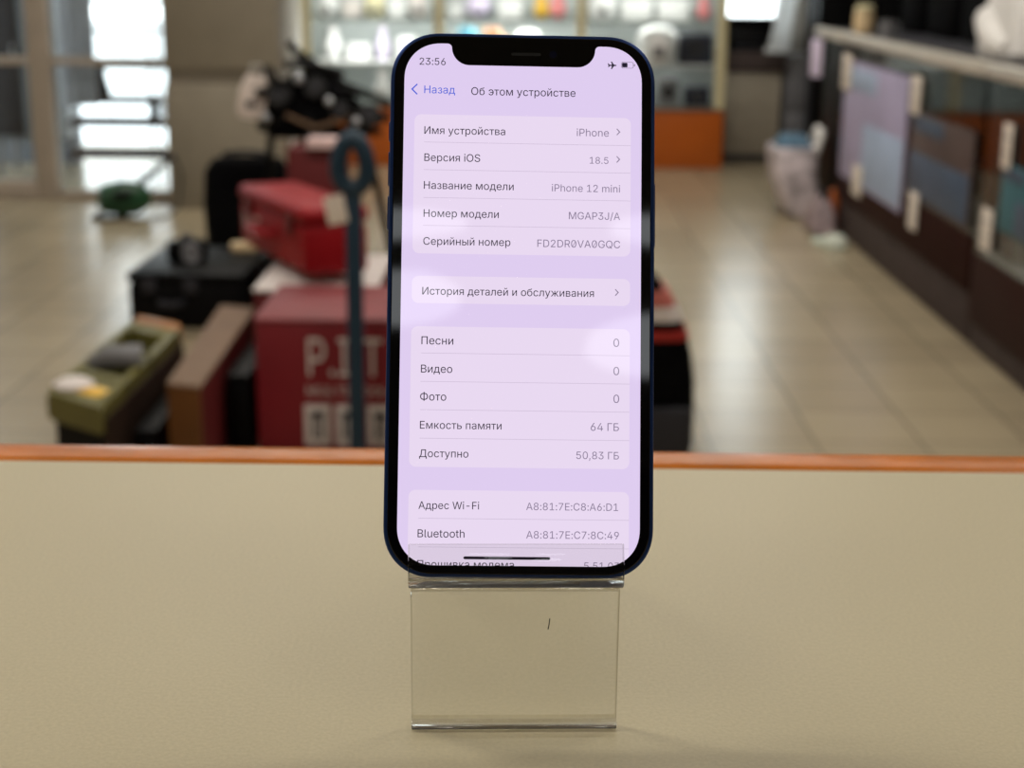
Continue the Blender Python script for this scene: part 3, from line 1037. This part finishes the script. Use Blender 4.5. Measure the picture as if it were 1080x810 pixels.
# tangle of black tubing on top (folded stroller frame)
t = thing('folded_frame', 'tangled black folded wheeled frame with cloth behind the red cases', 'folded frame', (-.87, 6.42, 0))
tubes = [[(-.28, .1, 0.0), (-.24, .1, .35), (-.20, .05, .74)], [(.3, .12, 0.0), (.2, .1, .5), (-.07, .04, .92)], [(-.26, .0, .62), (0, 0, .74), (.3, .0, .66)],
         [(-.2, -.02, .82), (.02, .0, .64), (.26, .0, .6)], [(-.12, .03, .97), (-.05, .03, .86), (.02, .0, .78)], [(-.04, .0, .90), (.1, 0, .8), (.3, 0, .72)]]
rnd = random.Random(5)
for k in range(16):
    x = rnd.uniform(-.22, .24)
    z = .62 + (.3 - abs(x + .05)) * rnd.uniform(.1, 1.0)
    an = rnd.uniform(-1.2, .4)
    ln = rnd.uniform(.06, .13)
    tubes.append([(x - ln * math.cos(an), rnd.uniform(-.1, .05), z - ln * math.sin(an)), (x, rnd.uniform(-.12, 0), z + .015), (x + ln * math.cos(an), rnd.uniform(-.1, .05), z + ln * math.sin(an))])
for x, z, r in ((-.06, .83, .022), (.06, .74, .018), (-.2, .67, .02), (.17, .66, .018)):
    bm = bmesh.new()
    bmesh.ops.create_uvsphere(bm, u_segments=14, v_segments=8, radius=r, matrix=Matrix.Translation((x, -.14, z)))
    obj('knob', bm, MAT['silver'], t)
for p in tubes: obj('frame_tube', tube(bmesh.new(), p, .017, 10), MAT['black'], t)
bm = bmesh.new()
loft(bm, [[Vector((a + sx, b, z)) for a, b in rrect(w, d, min(w, d) * .45, 6)] for z, w, d, sx in ((.58, .40, .14, 0), (.62, .46, .18, .0), (.72, .40, .18, -.02), (.80, .24, .14, -.04), (.85, .1, .08, -.05))])
obj('cloth', bm, MAT['black_cloth'], t)
for x, z, r in ((-.15, .76, .05), (.0, .79, .045), (.1, .70, .04), (.22, .68, .048)):
    bm = bmesh.new()
    mx = Matrix.Translation((x, -.1, z)) @ Matrix.Rotation(R(70), 4, 'X')
    lathe(bm, [(r * .55, -.016), (r * .9, -.018), (r, -.008), (r, .008), (r * .9, .018), (r * .55, .016)], 22, mx=mx)
    w = obj('wheel', bm, MAT['rubber'], t)
    bm = bmesh.new()
    lathe(bm, [(r * .5, -.02), (r * .5, .02), (r * .2, .026)], 18, mx=mx)
    obj('hub', bm, MAT['dark_grey'], w)
obj('buckle', bx((.1, -.1, .66), (.06, .02, .045), (0, .3, 0), .006), mat('orange_buckle', '#b5682c', 0.5), t)
obj('strap', tube(bmesh.new(), [(-.12, -.11, .68), (0, -.13, .63), (.1, -.11, .66), (.2, -.1, .69)], .01, 8), MAT['tan'], t)
# pale paper bag hanging by the column
bm = bmesh.new()
loft(bm, [[Vector((a, b, z)) for a, b in rrect(w, d, min(w, d) * .3, 5)] for z, w, d in ((0, .10, .05), (.03, .13, .07), (.12, .12, .06), (.175, .08, .03), (.18, .06, .02))])
t = thing('paper_bag', 'pale pinkish paper bag hanging beside the black tangled frame', 'bag', (-1.155, 6.40, .655), R(10))
t.rotation_euler = (0, R(10), R(10))
obj('body', bm, mat('pale_pink_paper', '#e2d4cb', 0.8), t)
obj('handle', tube(bmesh.new(), [(-.03, 0, .17), (-.025, 0, .22), (.025, 0, .22), (.03, 0, .17)], .004, 6), MAT['white'], t)

# ------------------------------------------------------------------ black backpack right behind the phone
t = thing('backpack', 'black backpack with red and white bands standing behind the phone', 'backpack', (.24, 4.02, 0))


def pack(z): return .225 * max(.004, 1 - max(0, (z - .15) / .38) ** 2) ** .5


zs = [0, .02, .1, .2, .28, .34, .40, .44, .48, .505, .52]
bm = bmesh.new()
loft(bm, [[Vector((a, b, z)) for a, b in rrect(2 * max(pack(z), .03) * (0.93 if z == 0 else 1), .22 * (0.6 + .4 * max(pack(z), .03) / .225), .06 * max(pack(z), .03) / .225 + .004, 6)] for z in zs])
obj('body', bm, MAT['black_cloth'], t)


def band(z0, z1, grow, n=5):
    bm = bmesh.new()
    zz = [z0 + (z1 - z0) * k / n for k in range(n + 1)]
    loft(bm, [[Vector((a, b, z)) for a, b in rrect(2 * (pack(z) + grow), .22 * (0.6 + .4 * pack(z) / .225) + 2 * grow, .06 * pack(z) / .225 + .004, 6)] for z in zz])
    return bm


obj('red_band', band(.415, .455, .004), mat('faded_red_band', '#b8645a', 0.7), t)
obj('white_band', band(.375, .413, .004), MAT['pale'], t)
obj('red_stripe', band(.325, .35, .004), mat('red_stripe', '#a02018', 0.6), t)
obj('front_pocket', bx((0.1, -.118, .075), (.22, .03, .14), None, .012), MAT['dark_grey'], t)
obj('handle', tube(bmesh.new(), [(-.05, 0, .51), (-.04, 0, .55), (.04, 0, .55), (.05, 0, .51)], .01, 8), MAT['black'], t)
for x in (-.1, .1): obj('shoulder_strap', tube(bmesh.new(), [(x, .09, .46), (x, .13, .4), (x * 1.1, .135, .2), (x * 1.2, .10, .06)], .016, 8), MAT['black_cloth'], t)

# ------------------------------------------------------------------ display cabinet along the back
t = thing('display_cabinet', 'glass display cabinet on an orange base along the back wall', 'display cabinet', (0, 10.07, 0))
CX0, CX1 = -1.47, 1.29
obj('base', bx(((CX0 + CX1) / 2, .25, .19), (CX1 - CX0, .5, .38), None, .006), MAT['orange_panel'], t)
obj('plinth_edge', bx(((CX0 + CX1) / 2, -.002, .385), (CX1 - CX0 + .01, .03, .012), None, .003), MAT['tan'], t)
obj('deck', bx(((CX0 + CX1) / 2, .25, .387), (CX1 - CX0, .48, .014), None, .002), MAT['case_grey'], t)
for x in (CX0 + .03, -.575, .347, 1.257):
    obj('post', bx((x, .01, 1.15), (.062, .04, 1.52), None, .004), MAT['cream'], t)
obj('top_board', bx(((CX0 + CX1) / 2, .25, 1.92), (CX1 - CX0, .5, .04), None, .006), MAT['cream'], t)
obj('back_panel', bx(((CX0 + CX1) / 2, .49, 1.14), (CX1 - CX0, .015, 1.52)), MAT['case_back'], t)
for x0, x1 in ((CX0 + .06, -.606), (-.544, .316), (.378, 1.226)):
    obj('shelf', bx(((x0 + x1) / 2, .24, .66), (x1 - x0, .42, .014), None, .002), MAT['white'], t)
    obj('shelf', bx(((x0 + x1) / 2, .24, .935), (x1 - x0, .42, .012), None, .002), MAT['case_grey'], t)
    obj('shelf', bx(((x0 + x1) / 2, .24, 1.3), (x1 - x0, .42, .01), None, .002), MAT['case_glass'], t)
    obj('glass_pane', bx(((x0 + x1) / 2, .012, 1.14), (x1 - x0, .005, 1.5)), MAT['case_glass'], t)
    for z, p in ((1.27, 3.0), (.925, 4.6 if x0 < 0.3 else 2.0), (.648, 1.1)):
        area('shelf_light', ((x0 + x1) / 2, .10, z), (x1 - x0 - .1, .04), p, (1, 1, .95), (R(35), 0, 0), t)
YB, YF = 10.4, 10.2


def goods(kind, x, y, z, w, d, h, material, label, cat, group=None, rz=0.0):
    """one article on a cabinet shelf"""
    o = thing(kind, label, cat, (x, y, z), rz, group)
    if kind == 'gift_box':
        obj('body', bx((0, 0, h * .4), (w, d, h * .8), None, .004), material, o)
        obj('lid', bx((0, 0, h * .9), (w * 1.04, d * 1.04, h * .2), None, .004), material, o)
    elif kind == 'vase':
        obj('body', lathe(bmesh.new(), [(w * .25, 0), (w * .32, .005), (w * .5, h * .35), (w * .45, h * .55), (w * .2, h * .8), (w * .22, h * .97), (w * .26, h)], 20), material, o)
        obj('rim', lathe(bmesh.new(), [(w * .26, h), (w * .28, h + .004), (w * .26, h + .008)], 20), MAT['pale'], o)
    elif kind == 'rice_cooker':
        obj('body', lathe(bmesh.new(), [(w * .36, 0), (w * .44, .01), (w * .5, h * .4), (w * .49, h * .7), (w * .47, h * .74)], 26), material, o)
        obj('lid', lathe(bmesh.new(), [(w * .47, h * .745), (w * .46, h * .82), (w * .32, h * .95), (w * .1, h)], 26), material, o)
        obj('panel', bx((0, -w * .49, h * .35), (w * .3, .02, h * .3), None, .005), MAT['grey'], o)
    elif kind == 'mug':
        obj('body', lathe(bmesh.new(), [(w * .4, 0), (w * .44, .004), (w * .46, h), (w * .42, h), (w * .4, h * .1)], 20), material, o)
        obj('handle', tube(bmesh.new(), [(w * .43, 0, h * .8), (w * .72, 0, h * .72), (w * .72, 0, h * .35), (w * .43, 0, h * .22)], h * .06, 8), material, o)
    elif kind == 'plush_toy':
        bm = bmesh.new()
        bmesh.ops.create_uvsphere(bm, u_segments=16, v_segments=10, radius=.5, matrix=Matrix.Translation((0, 0, h * .36)) @ Matrix.Diagonal((w, d, h * .72, 1)))
        obj('body', bm, material, o)
        bm = bmesh.new()
        bmesh.ops.create_uvsphere(bm, u_segments=16, v_segments=10, radius=.5, matrix=Matrix.Translation((0, -.01, h * .78)) @ Matrix.Diagonal((w * .7, d * .7, h * .44, 1)))
        obj('head', bm, material, o)
    elif kind == 'speaker':
        obj('body', bx((0, 0, h / 2), (w, d, h), None, min(w, d, h) * .12), material, o)
        obj('speaker_cone', lathe(bmesh.new(), [(min(w, h) * .34, 0), (min(w, h) * .34, .006), (min(w, h) * .2, .002)], 20, mx=Matrix.Translation((0, -d / 2 - .001, h * .5)) @ Matrix.Rotation(R(90), 4, 'X')), MAT['dark_grey'], o)
        obj('foot', bx((0, 0, .003), (w * .7, d * .7, .006), None, .001), MAT['rubber'], o)
    return o


Zl, Zm, Zd = .9415, .6675, .3945
# left bay
for k, (x, w, h, m_) in enumerate(((-1.33, .13, .14, 'white'), (-1.17, .12, .11, 'pale'), (-1.02, .13, .15, 'cream'), (-.87, .11, .12, 'white'), (-.73, .12, .16, 'pale'))):
    goods('gift_box' if k % 2 else 'rice_cooker', x, YB, Zl, w, w, h, MAT[m_], '%s %s on the left bay top shelf, %s from the column' % ({'white': 'white', 'pale': 'pale', 'cream': 'cream'}[m_], 'box' if k % 2 else 'round cooker', ('first', 'second', 'third', 'fourth', 'fifth')[k]), 'box' if k % 2 else 'cooker')
for k, (kind, x, w, h, m_, l, c) in enumerate((('vase', -1.30, .12, .2, 'white', 'white vase on the left bay middle shelf, nearest the column', 'vase'),
                                               ('gift_box', -1.13, .15, .10, 'white', 'flat white box on the left bay middle shelf', 'box'),
                                               ('vase', -.97, .09, .21, 'lavender', 'slim lavender vase on the left bay middle shelf', 'vase'),
                                               ('rice_cooker', -.80, .17, .16, 'white', 'white round cooker on the left bay middle shelf', 'cooker'),
                                               ('vase', -.955, .12, .2, 'white', 'white vase on the cabinet deck beside the phone', 'vase'))):
    goods(kind, x, YB if k < 4 else YF, Zm if k < 4 else Zd, w, w, h, MAT[m_], l, c)
# middle bay
for kind, x, z, w, h, m_, l, c in (('plush_toy', -.33, Zl, .17, .2, 'lavender', 'lavender plush toy on the middle bay top shelf', 'toy'), ('mug', -.48, Zl, .1, .1, 'white', 'white mug beside the lavender plush toy', 'mug'),
                                   ('plush_toy', .09, Zl, .11, .16, 'yellow', 'yellow toy on the middle bay top shelf', 'toy'), ('plush_toy', .2, Zl, .11, .18, 'pink', 'pink toy beside the yellow toy', 'toy'),
                                   ('gift_box', -.12, Zl, .16, .12, 'white', 'white box on the middle bay top shelf', 'box'), ('mug', -.40, Zm, .11, .22, 'cyan', 'tall sky blue mug on the middle bay shelf behind the phone', 'mug'),
                                   ('mug', -.235, Zm, .11, .22, 'peach', 'tall peach mug on the middle bay shelf behind the phone', 'mug'), ('rice_cooker', -.0, Zm, .18, .21, 'white', 'white round cooker on the middle bay shelf behind the phone', 'cooker')):
    goods(kind, x, YF if z == Zm else YB, z, w, w, h, MAT[m_], l, c)
# right bay
for kind, x, y, z, w, d, h, m_, l, c in (('rice_cooker', .50, YB, Zl, .18, .18, .16, 'white', 'white round cooker on the right bay top shelf', 'cooker'), ('gift_box', .72, YB, Zl, .2, .15, .13, 'white', 'left white box on the right bay top shelf', 'box'),
                                         ('gift_box', .96, YB, Zl, .2, .15, .13, 'white', 'right white box on the right bay top shelf', 'box'), ('plush_toy', 1.17, YB, Zl, .1, .1, .16, 'pink', 'pink toy by the right post of the cabinet', 'toy'),
                                         ('rice_cooker', .85, YF, Zm, .27, .24, .24, 'white', 'big white rounded cooker on the right bay shelf', 'cooker'), ('speaker', 1.10, YF, Zm, .22, .15, .2, 'navy', 'navy speaker box beside the big white cooker', 'speaker'),
                                         ('speaker', .93, YF, Zd, .13, .12, .19, 'grey', 'grey speaker on the right bay deck', 'speaker'), ('speaker', 1.12, YF, Zd, .17, .12, .13, 'navy', 'low slate blue speaker on the right bay deck', 'speaker'),
                                         ('vase', .76, YF, Zd, .1, .1, .17, 'pale_blue', 'pale blue vase on the right bay deck', 'vase')):
    goods(kind, x, y, z, w, d, h, MAT[m_], l, c)

# ------------------------------------------------------------------ back right corner
t = thing('stand_cabinet', 'beige ribbed cabinet with a dark open shelf by the back wall', 'cabinet', (1.535, 10.75, 0))
obj('plinth', bx((0, -.14, .025), (.36, .26, .05), None, .004), MAT['dark_grey'], t)
bm = bmesh.new()
for k in range(9): box(bm, (-.165 + .0413 * k, -.15, .325), (.037, .26, .55), None, .006)
obj('ribbed_front', bm, MAT['beige'], t)
obj('top_board', bx((0, -.15, .67), (.42, .3, .13), None, .006), MAT['taupe'], t)
bm = bmesh.new()
for c_, s_ in (((0, -.12, .955), (.40, .2, .012)), ((-.194, -.12, .85), (.012, .2, .2)), ((.194, -.12, .85), (.012, .2, .2)), ((0, -.03, .85), (.40, .012, .2))): box(bm, c_, s_, None, .002)
obj('open_shelf', bm, MAT['black'], t)
t = thing('printer', 'black printer on the open shelf below the small back window', 'printer', (1.5, 10.56, .736))
obj('body', bx((0, .05, .08), (.26, .12, .15), None, .015), MAT['black'], t)
obj('paper_tray', bx((0, -.03, .03), (.2, .06, .012), None, .003), MAT['dark_grey'], t)
bm = bmesh.new()
box(bm, (1.835, 10.6, .36), (.17, .2, .72), None, .006)
t = thing('filing_cabinet', 'narrow grey cabinet beside the beige ribbed cabinet', 'cabinet', (0, 0, 0))
obj('body', bm, mat('grey_cabinet', '#5c5c5e', 0.5), t)
for z in (.2, .5): obj('drawer', bx((1.835, 10.495, z), (.15, .012, .26), None, .004), mat('grey_drawer', '#66666a', 0.5), t)
t = thing('tall_cabinet', 'tall black cabinet in the corner right of the narrow grey cabinet', 'cabinet', (2.22, 10.62, 0))
obj('body', bx((0, 0, 1.0), (.58, .5, 1.9), None, .006), MAT['black'], t)
obj('plinth', bx((0, .01, .025), (.54, .44, .05), None, .004), MAT['dark_grey'], t)
for x in (-.143, .143):
    d = obj('door', bx((x, -.256, 1.0), (.28, .014, 1.84), None, .003), MAT['black'], t)
    obj('handle', bx((x * .2, -.27, 1.05), (.012, .016, .14), None, .003), MAT['dark_grey'], d)
t = thing('black_shelving', 'long black shelving unit standing behind the showcases', 'shelving', (2.5, 8.7, 0))
obj('back_board', bx((.19, 0, 1.0), (.02, 3.2, 2.0), None, .003), MAT['black'], t)
for z in (.04, .5, .93, 1.36, 1.97): obj('shelf', bx((0, 0, z), (.38, 3.2, .03), None, .003), MAT['black'], t)
for y in (-1.59, -.53, .53, 1.59): obj('upright', bx((0, y, 1.0), (.38, .025, 2.0), None, .003), MAT['black'], t)
# white long garment hanging with its foot turned out
SHEER = mat('sheer_white_cloth', '#e9eaec', 0.8, vary=0.03)
nt_ = SHEER.node_tree
tl = nt_.nodes.new('ShaderNodeBsdfTranslucent')
tl.inputs['Color'].default_value = (.97, .98, .98, 1)
ms = nt_.nodes.new('ShaderNodeMixShader')
ms.inputs[0].default_value = .93
nt_.links.new(nt_.nodes['Principled BSDF'].outputs[0], ms.inputs[1])
nt_.links.new(tl.outputs[0], ms.inputs[2])
nt_.links.new(ms.outputs[0], nt_.nodes['Material Output'].inputs['Surface'])
t = thing('garment', 'long white garment bag hanging beside the dark shelf', 'garment bag', (1.68, 10.3, 0))
bm = bmesh.new()
loft(bm, [[Vector((a + sx, b, z)) for a, b in rrect(w, d, min(w, d) * .45, 6)] for z, w, d, sx in ((.745, .13, .06, -.035), (.765, .16, .09, -.03), (.80, .14, .1, -.01), (.9, .12, .1, .0), (1.1, .13, .1, .02), (1.5, .2, .1, .04), (1.75, .3, .09, .04), (1.85, .1, .05, .04))])
obj('bag', bm, SHEER, t)
obj('hook', tube(bmesh.new(), [(.04, 0, 1.84), (.04, 0, 1.9), (.06, 0, 1.93), (.085, 0, 1.91)], .004, 8), MAT['silver'], t)
t = thing('coat_rack', 'dark metal rail on a wall post carrying the white garment bag', 'rail', (1.68, 10.3, 0))
obj('rail', tube(bmesh.new(), [(-.2, 0, 1.905), (.2, 0, 1.905)], .011, 10), MAT['dark_grey'], t)
obj('post', bx((.2, 0, .96), (.03, .03, 1.92), None, .003), MAT['dark_grey'], t)
obj('foot', bx((.2, 0, .01), (.1, .2, .02), None, .004), MAT['dark_grey'], t)

# ------------------------------------------------------------------ long showcases on the right
XF = 1.56


def showcase(y0, y1, label, red0, red1):
    t = thing('showcase', label, 'showcase', (XF, (y0 + y1) / 2, 0))
    L = (y1 - y0) - .012
    obj('plinth', bx((.30, 0, red0 / 2), (.56, L, red0), None, .004), MAT['taupe'], t)
    obj('front_board', bx((.012, 0, (red0 + red1) / 2), (.02, L, red1 - red0), None, .003), MAT['mahogany'], t)
    obj('deck', bx((.30, 0, red1 - .01), (.56, L, .018), None, .002), MAT['case_grey'], t)
    obj('back_board', bx((.585, 0, (red0 + .94) / 2), (.02, L, .94 - red0), None, .003), MAT['dark_grey'], t)
    for s in (-1, 1): obj('side_board', bx((.31, s * (L / 2 - .009), (red0 + .94) / 2), (.53, .016, .94 - red0), None, .002), MAT['dark_grey'], t)
    obj('shelf', bx((.32, 0, .64), (.46, L - .04, .008), None, .001), MAT['case_glass'], t)
    obj('glass_pane', bx((.008, 0, (red1 + .935) / 2), (.006, L - .01, .935 - red1)), MAT['case_glass'], t)
    obj('top_frame', bx((.02, 0, .955), (.05, L, .048), None, .005), MAT['alu'], t)
    obj('top_board', bx((.32, 0, .958), (.55, L, .03), None, .004), MAT['dark_grey'], t)
    return t


showcase(5.27, 7.66, 'glass showcase with dark red board carrying the lilac sheet', .185, .385)
showcase(2.55, 5.25, 'nearest glass showcase with dark red board, by the right edge', .095, .335)
t = thing('dark_unit', 'black closed counter unit at the far end of the showcases', 'counter unit', (XF, 8.07, 0))
obj('body', bx((.32, 0, .465), (.5, .80, .93), None, .006), MAT['black'], t)
obj('top_frame', bx((.02, 0, .955), (.05, .80, .048), None, .005), MAT['alu'], t)
obj('top_board', bx((.32, 0, .958), (.55, .80, .03), None, .004), MAT['dark_grey'], t)
obj('door', bx((.062, 0, .42), (.016, .74, .74), None, .004), MAT['black'], t)
bm = bmesh.new()
box(bm, (XF + .028, 7.73, .33), (.06, .09, .2), None, .005)
tag(obj('small_carton', bm, MAT['orange_panel'], mw=Matrix.Translation((0, -.01, -.23))), 'small orange brown carton at the foot of the black unit', 'carton')


def glass_sheet(y0, y1, z0, z1, m1, m2, label, wide=.6):
    """a printed sheet fixed on the outside of the showcase glass"""
    t = thing('printed_sheet', label, 'printed sheet', (XF - .001, (y0 + y1) / 2, z0))
    h, L = z1 - z0, y1 - y0
    obj('sheet', bx((0, 0, h / 2), (.004, L, h), None, .0012), MAT[m1], t)
    obj('lower_band', bx((-.0025, -L * .18 * (wide < .8), h * .28), (.002, L * wide, h * .5), None, .0005), MAT[m2], t)
    obj('upper_band', bx((-.0025, L * .2, h * .86), (.002, L * .5, h * .18), None, .0005), MAT[m2], t)
    return t


glass_sheet(6.30, 7.58, .30, .86, 'lilac', 'pale_blue', 'big lilac and pale blue sheet on the showcase glass')
glass_sheet(5.32, 6.22, .40, .74, 'brown', 'blue', 'brown and slate blue sheet right of the lilac sheet', .94)
glass_sheet(4.55, 4.98, .46, .68, 'teal_print', 'blue', 'teal and blue sheet on the nearest showcase')


def pack_goods(y0, y1, z0, z1, m1, m2, label, x=XF + .06):
    t = thing('wrapped_pack', label, 'pack', (x, (y0 + y1) / 2, z0))
    h, L = z1 - z0, y1 - y0
    obj('body', bx((.06, 0, h / 2), (.12, L, h), None, .02, 3), MAT[m1], t)
    obj('band', bx((.0, 0, h * .22), (.012, L * .96, h * .36), None, .004), MAT[m2], t)
    return t


pack_goods(4.05, 4.5, .336, .60, 'case_grey', 'olive_dark', 'grey green pack in the nearest showcase, by the right edge')
pack_goods(5.0, 5.2, .336, .62, 'case_grey', 'taupe', 'narrow grey pack at the far end of the nearest showcase')


def price_tag(y, z, w, h, tilt, label):
    t = thing('price_tag', label, 'price tag', (XF - .009, y, z), R(-90), 'white price tags on the showcases')
    t.rotation_euler = (0, R(tilt), R(-90))
    obj('card', bx((0, 0, 0), (w, .003, h), None, .001), MAT['tag'], t)
    obj('printed_line', bx((0, -.0018, h * .2), (w * .6, .0008, h * .05)), MAT['grey'], t)
    obj('printed_line', bx((0, -.0018, -h * .15), (w * .5, .0008, h * .04)), MAT['grey'], t)
    return t


for y, z, w, h, tl, l in ((7.52, .80, .20, .17, 0, 'white price tag at the top far corner of the lilac sheet'), (6.16, .80, .15, .15, 0, 'white price tag right of the lilac sheet, below the aluminium frame'),
                          (7.13, .325, .20, .14, 0, 'white price tag on the dark red board below the lilac sheet'), (6.06, .35, .13, .15, 0, 'white price tag on the dark red board below the brown sheet'),
                          (4.94, .735, .09, .145, 0, 'white price tag near the frame of the nearest showcase'), (5.08, .44, .12, .14, 0, 'white price tag at the far corner of the nearest showcase')):
    price_tag(y, z, w, h, tl, l)
bm = bmesh.new()
t = thing('hang_tag', 'pale lilac tag hanging from the far end of the aluminium frame', 'tag', (XF - .005, 8.35, .93))
t.rotation_euler = (0, 0, R(-60))
obj('card', bx((0, 0, -.11), (.09, .004, .2), None, .001), MAT['lavender'], t)
obj('ribbon', bx((0, 0, .0), (.02, .003, .03), None, .001), MAT['pale_blue'], t)

# goods standing on the showcases
for k, (y, w, h, l) in enumerate(((7.9, .42, .42, 'black bulky bag on the black unit'), (7.3, .5, .46, 'black bulky bag on the showcase above the lilac sheet'), (6.72, .5, .5, 'black bulky bag on the showcase, second from the far end'),
                                  (6.1, .52, .46, 'black bulky bag on the showcase above the brown sheet'), (5.5, .5, .5, 'black bulky bag beside the white jacket on the showcase'), (4.2, .5, .4, 'black bulky bag on the nearest showcase'))):
    t = thing('handbag', l, 'bag', (XF + .46, y, .974), R(-90), 'black bags on the showcases')
    bm = bmesh.new()
    loft(bm, [[Vector((a, b, z * h)) for a, b in rrect(w * s, .2 * q, .07 * q, 6)] for z, s, q in ((0, .94, .9), (.04, 1, 1), (.5, 1.0, 1), (.85, .9, .75), (1, .8, .45))])
    obj('body', bm, MAT['black_cloth'], t)
    obj('flap', bx((0, -.098, h * .66), (w * .7, .02, h * .4), None, .008), MAT['black'], t)
    obj('clasp', bx((0, -.112, h * .48), (.03, .01, .04), None, .003), MAT['dark_grey'], t)
    obj('handle', tube(bmesh.new(), [(-w * .2, 0, h * .97), (-w * .17, 0, h * 1.16), (w * .17, 0, h * 1.16), (w * .2, 0, h * .97)], .012, 8), MAT['black'], t)
t = thing('jar', 'beige lidded jar on the far end of the showcase row', 'jar', (XF + .10, 7.72, .974))
obj('body', lathe(bmesh.new(), [(.04, 0), (.048, .006), (.05, .09), (.042, .105)], 20), MAT['beige_item'], t)
obj('lid', lathe(bmesh.new(), [(.044, .1055), (.046, .11), (.046, .13), (.03, .138)], 20), MAT['cream'], t)
t = thing('mug', 'grey mug on the showcase in front of the black bags', 'mug', (XF + .11, 7.25, .974))
obj('body', lathe(bmesh.new(), [(.03, 0), (.034, .004), (.037, .08), (.033, .08), (.03, .01)], 20), MAT['grey'], t)
obj('handle', tube(bmesh.new(), [(.034, 0, .065), (.056, 0, .06), (.056, 0, .03), (.033, 0, .02)], .005, 8), MAT['grey'], t)
t = thing('jacket', 'white rumpled jacket lying on the showcase at the right edge', 'jacket', (XF + .20, 5.55, .974), R(-90))
bm = bmesh.new()
loft(bm, [[Vector((a, b, z)) for a, b in rrect(w, d, min(w, d) * .3, 6)] for z, w, d in ((0, .42, .19), (.03, .46, .22), (.14, .42, .20), (.24, .34, .17), (.32, .2, .10))])
obj('body', bm, MAT['white_cloth'], t)
obj('sleeve', tube(bmesh.new(), [(-.12, -.09, .14), (-.02, -.11, .1), (.08, -.11, .06), (.16, -.09, .045)], [.05, .05, .045, .04], 10), MAT['white_cloth'], t)
obj('collar', tube(bmesh.new(), [(-.06, -.02, .31), (-.02, -.05, .315), (.05, -.04, .31), (.07, .0, .305)], .016, 8), MAT['grey'], t)

# ------------------------------------------------------------------ patterned shopping bag on the floor by the showcases
t = thing('shopping_bag', 'white patterned shopping bag on the floor by the black unit', 'bag', (1.45, 8.16, 0), R(0))
bm = bmesh.new()
loft(bm, [[Vector((a + sx, b, z)) for a, b in rrect(w, d, min(w, d) * .25, 6)] for z, w, d, sx in ((0, .16, .3, .05), (.02, .2, .34, .04), (.2, .22, .36, -.02), (.33, .24, .34, -.03), (.37, .24, .32, -.03))])
obj('body', bm, mat('mottled_white_plastic', '#c2b8bd', 0.6, vary=0.45, scale=14), t)
bm = bmesh.new()
loft(bm, [[Vector((a - .03, b, z)) for a, b in rrect(w, d, .04, 5)] for z, w, d in ((.371, .18, .24), (.40, .17, .22), (.43, .12, .16))])
obj('contents', bm, mat('steel_blue_cloth', '#4c6a80', 0.8), t)
obj('handle', tube(bmesh.new(), [(.06, -.12, .3), (.085, -.13, .4), (.1, -.1, .455), (.1, .0, .46), (.09, .08, .4), (.07, .1, .32)], .022, 10), MAT['white_cloth'], t)
t = thing('shopping_bag', 'dark pinkish cloth bag on the floor against the showcase foot', 'bag', (1.485, 7.62, 0))
bm = bmesh.new()
loft(bm, [[Vector((a, b, z)) for a, b in rrect(w, d, min(w, d) * .4, 6)] for z, w, d in ((0, .09, .3), (.02, .12, .36), (.1, .11, .3), (.16, .07, .2), (.18, .03, .1))])
obj('body', bm, mat('mottled_mauve_cloth', '#8c7c7e', 0.85, vary=0.4, scale=18), t)
obj('handle', tube(bmesh.new(), [(0, -.07, .16), (0, -.06, .21), (0, .06, .21), (0, .07, .16)], .01, 8), MAT['dark_grey'], t)
t = thing('slipper', 'pale mint slipper on the floor by the showcase foot', 'slipper', (1.455, 7.2, 0), R(15))
bm = bmesh.new()
loft(bm, [[Vector((a, b, z)) for a, b in rrect(w, .27, .045, 6)] for z, w in ((0, .09), (.012, .1), (.024, .09))])
obj('sole', bm, mat('mint_cloth', '#c2cbbd', 0.8), t)
bm = bmesh.new()
loft(bm, [[Vector((a, b - .06, z)) for a, b in rrect(w, d, min(w, d) * .45, 6)] for z, w, d in ((.0245, .098, .14), (.05, .09, .12), (.065, .05, .08))])
obj('upper', bm, mat('mint_cloth_upper', '#cdd3c6', 0.85), t)
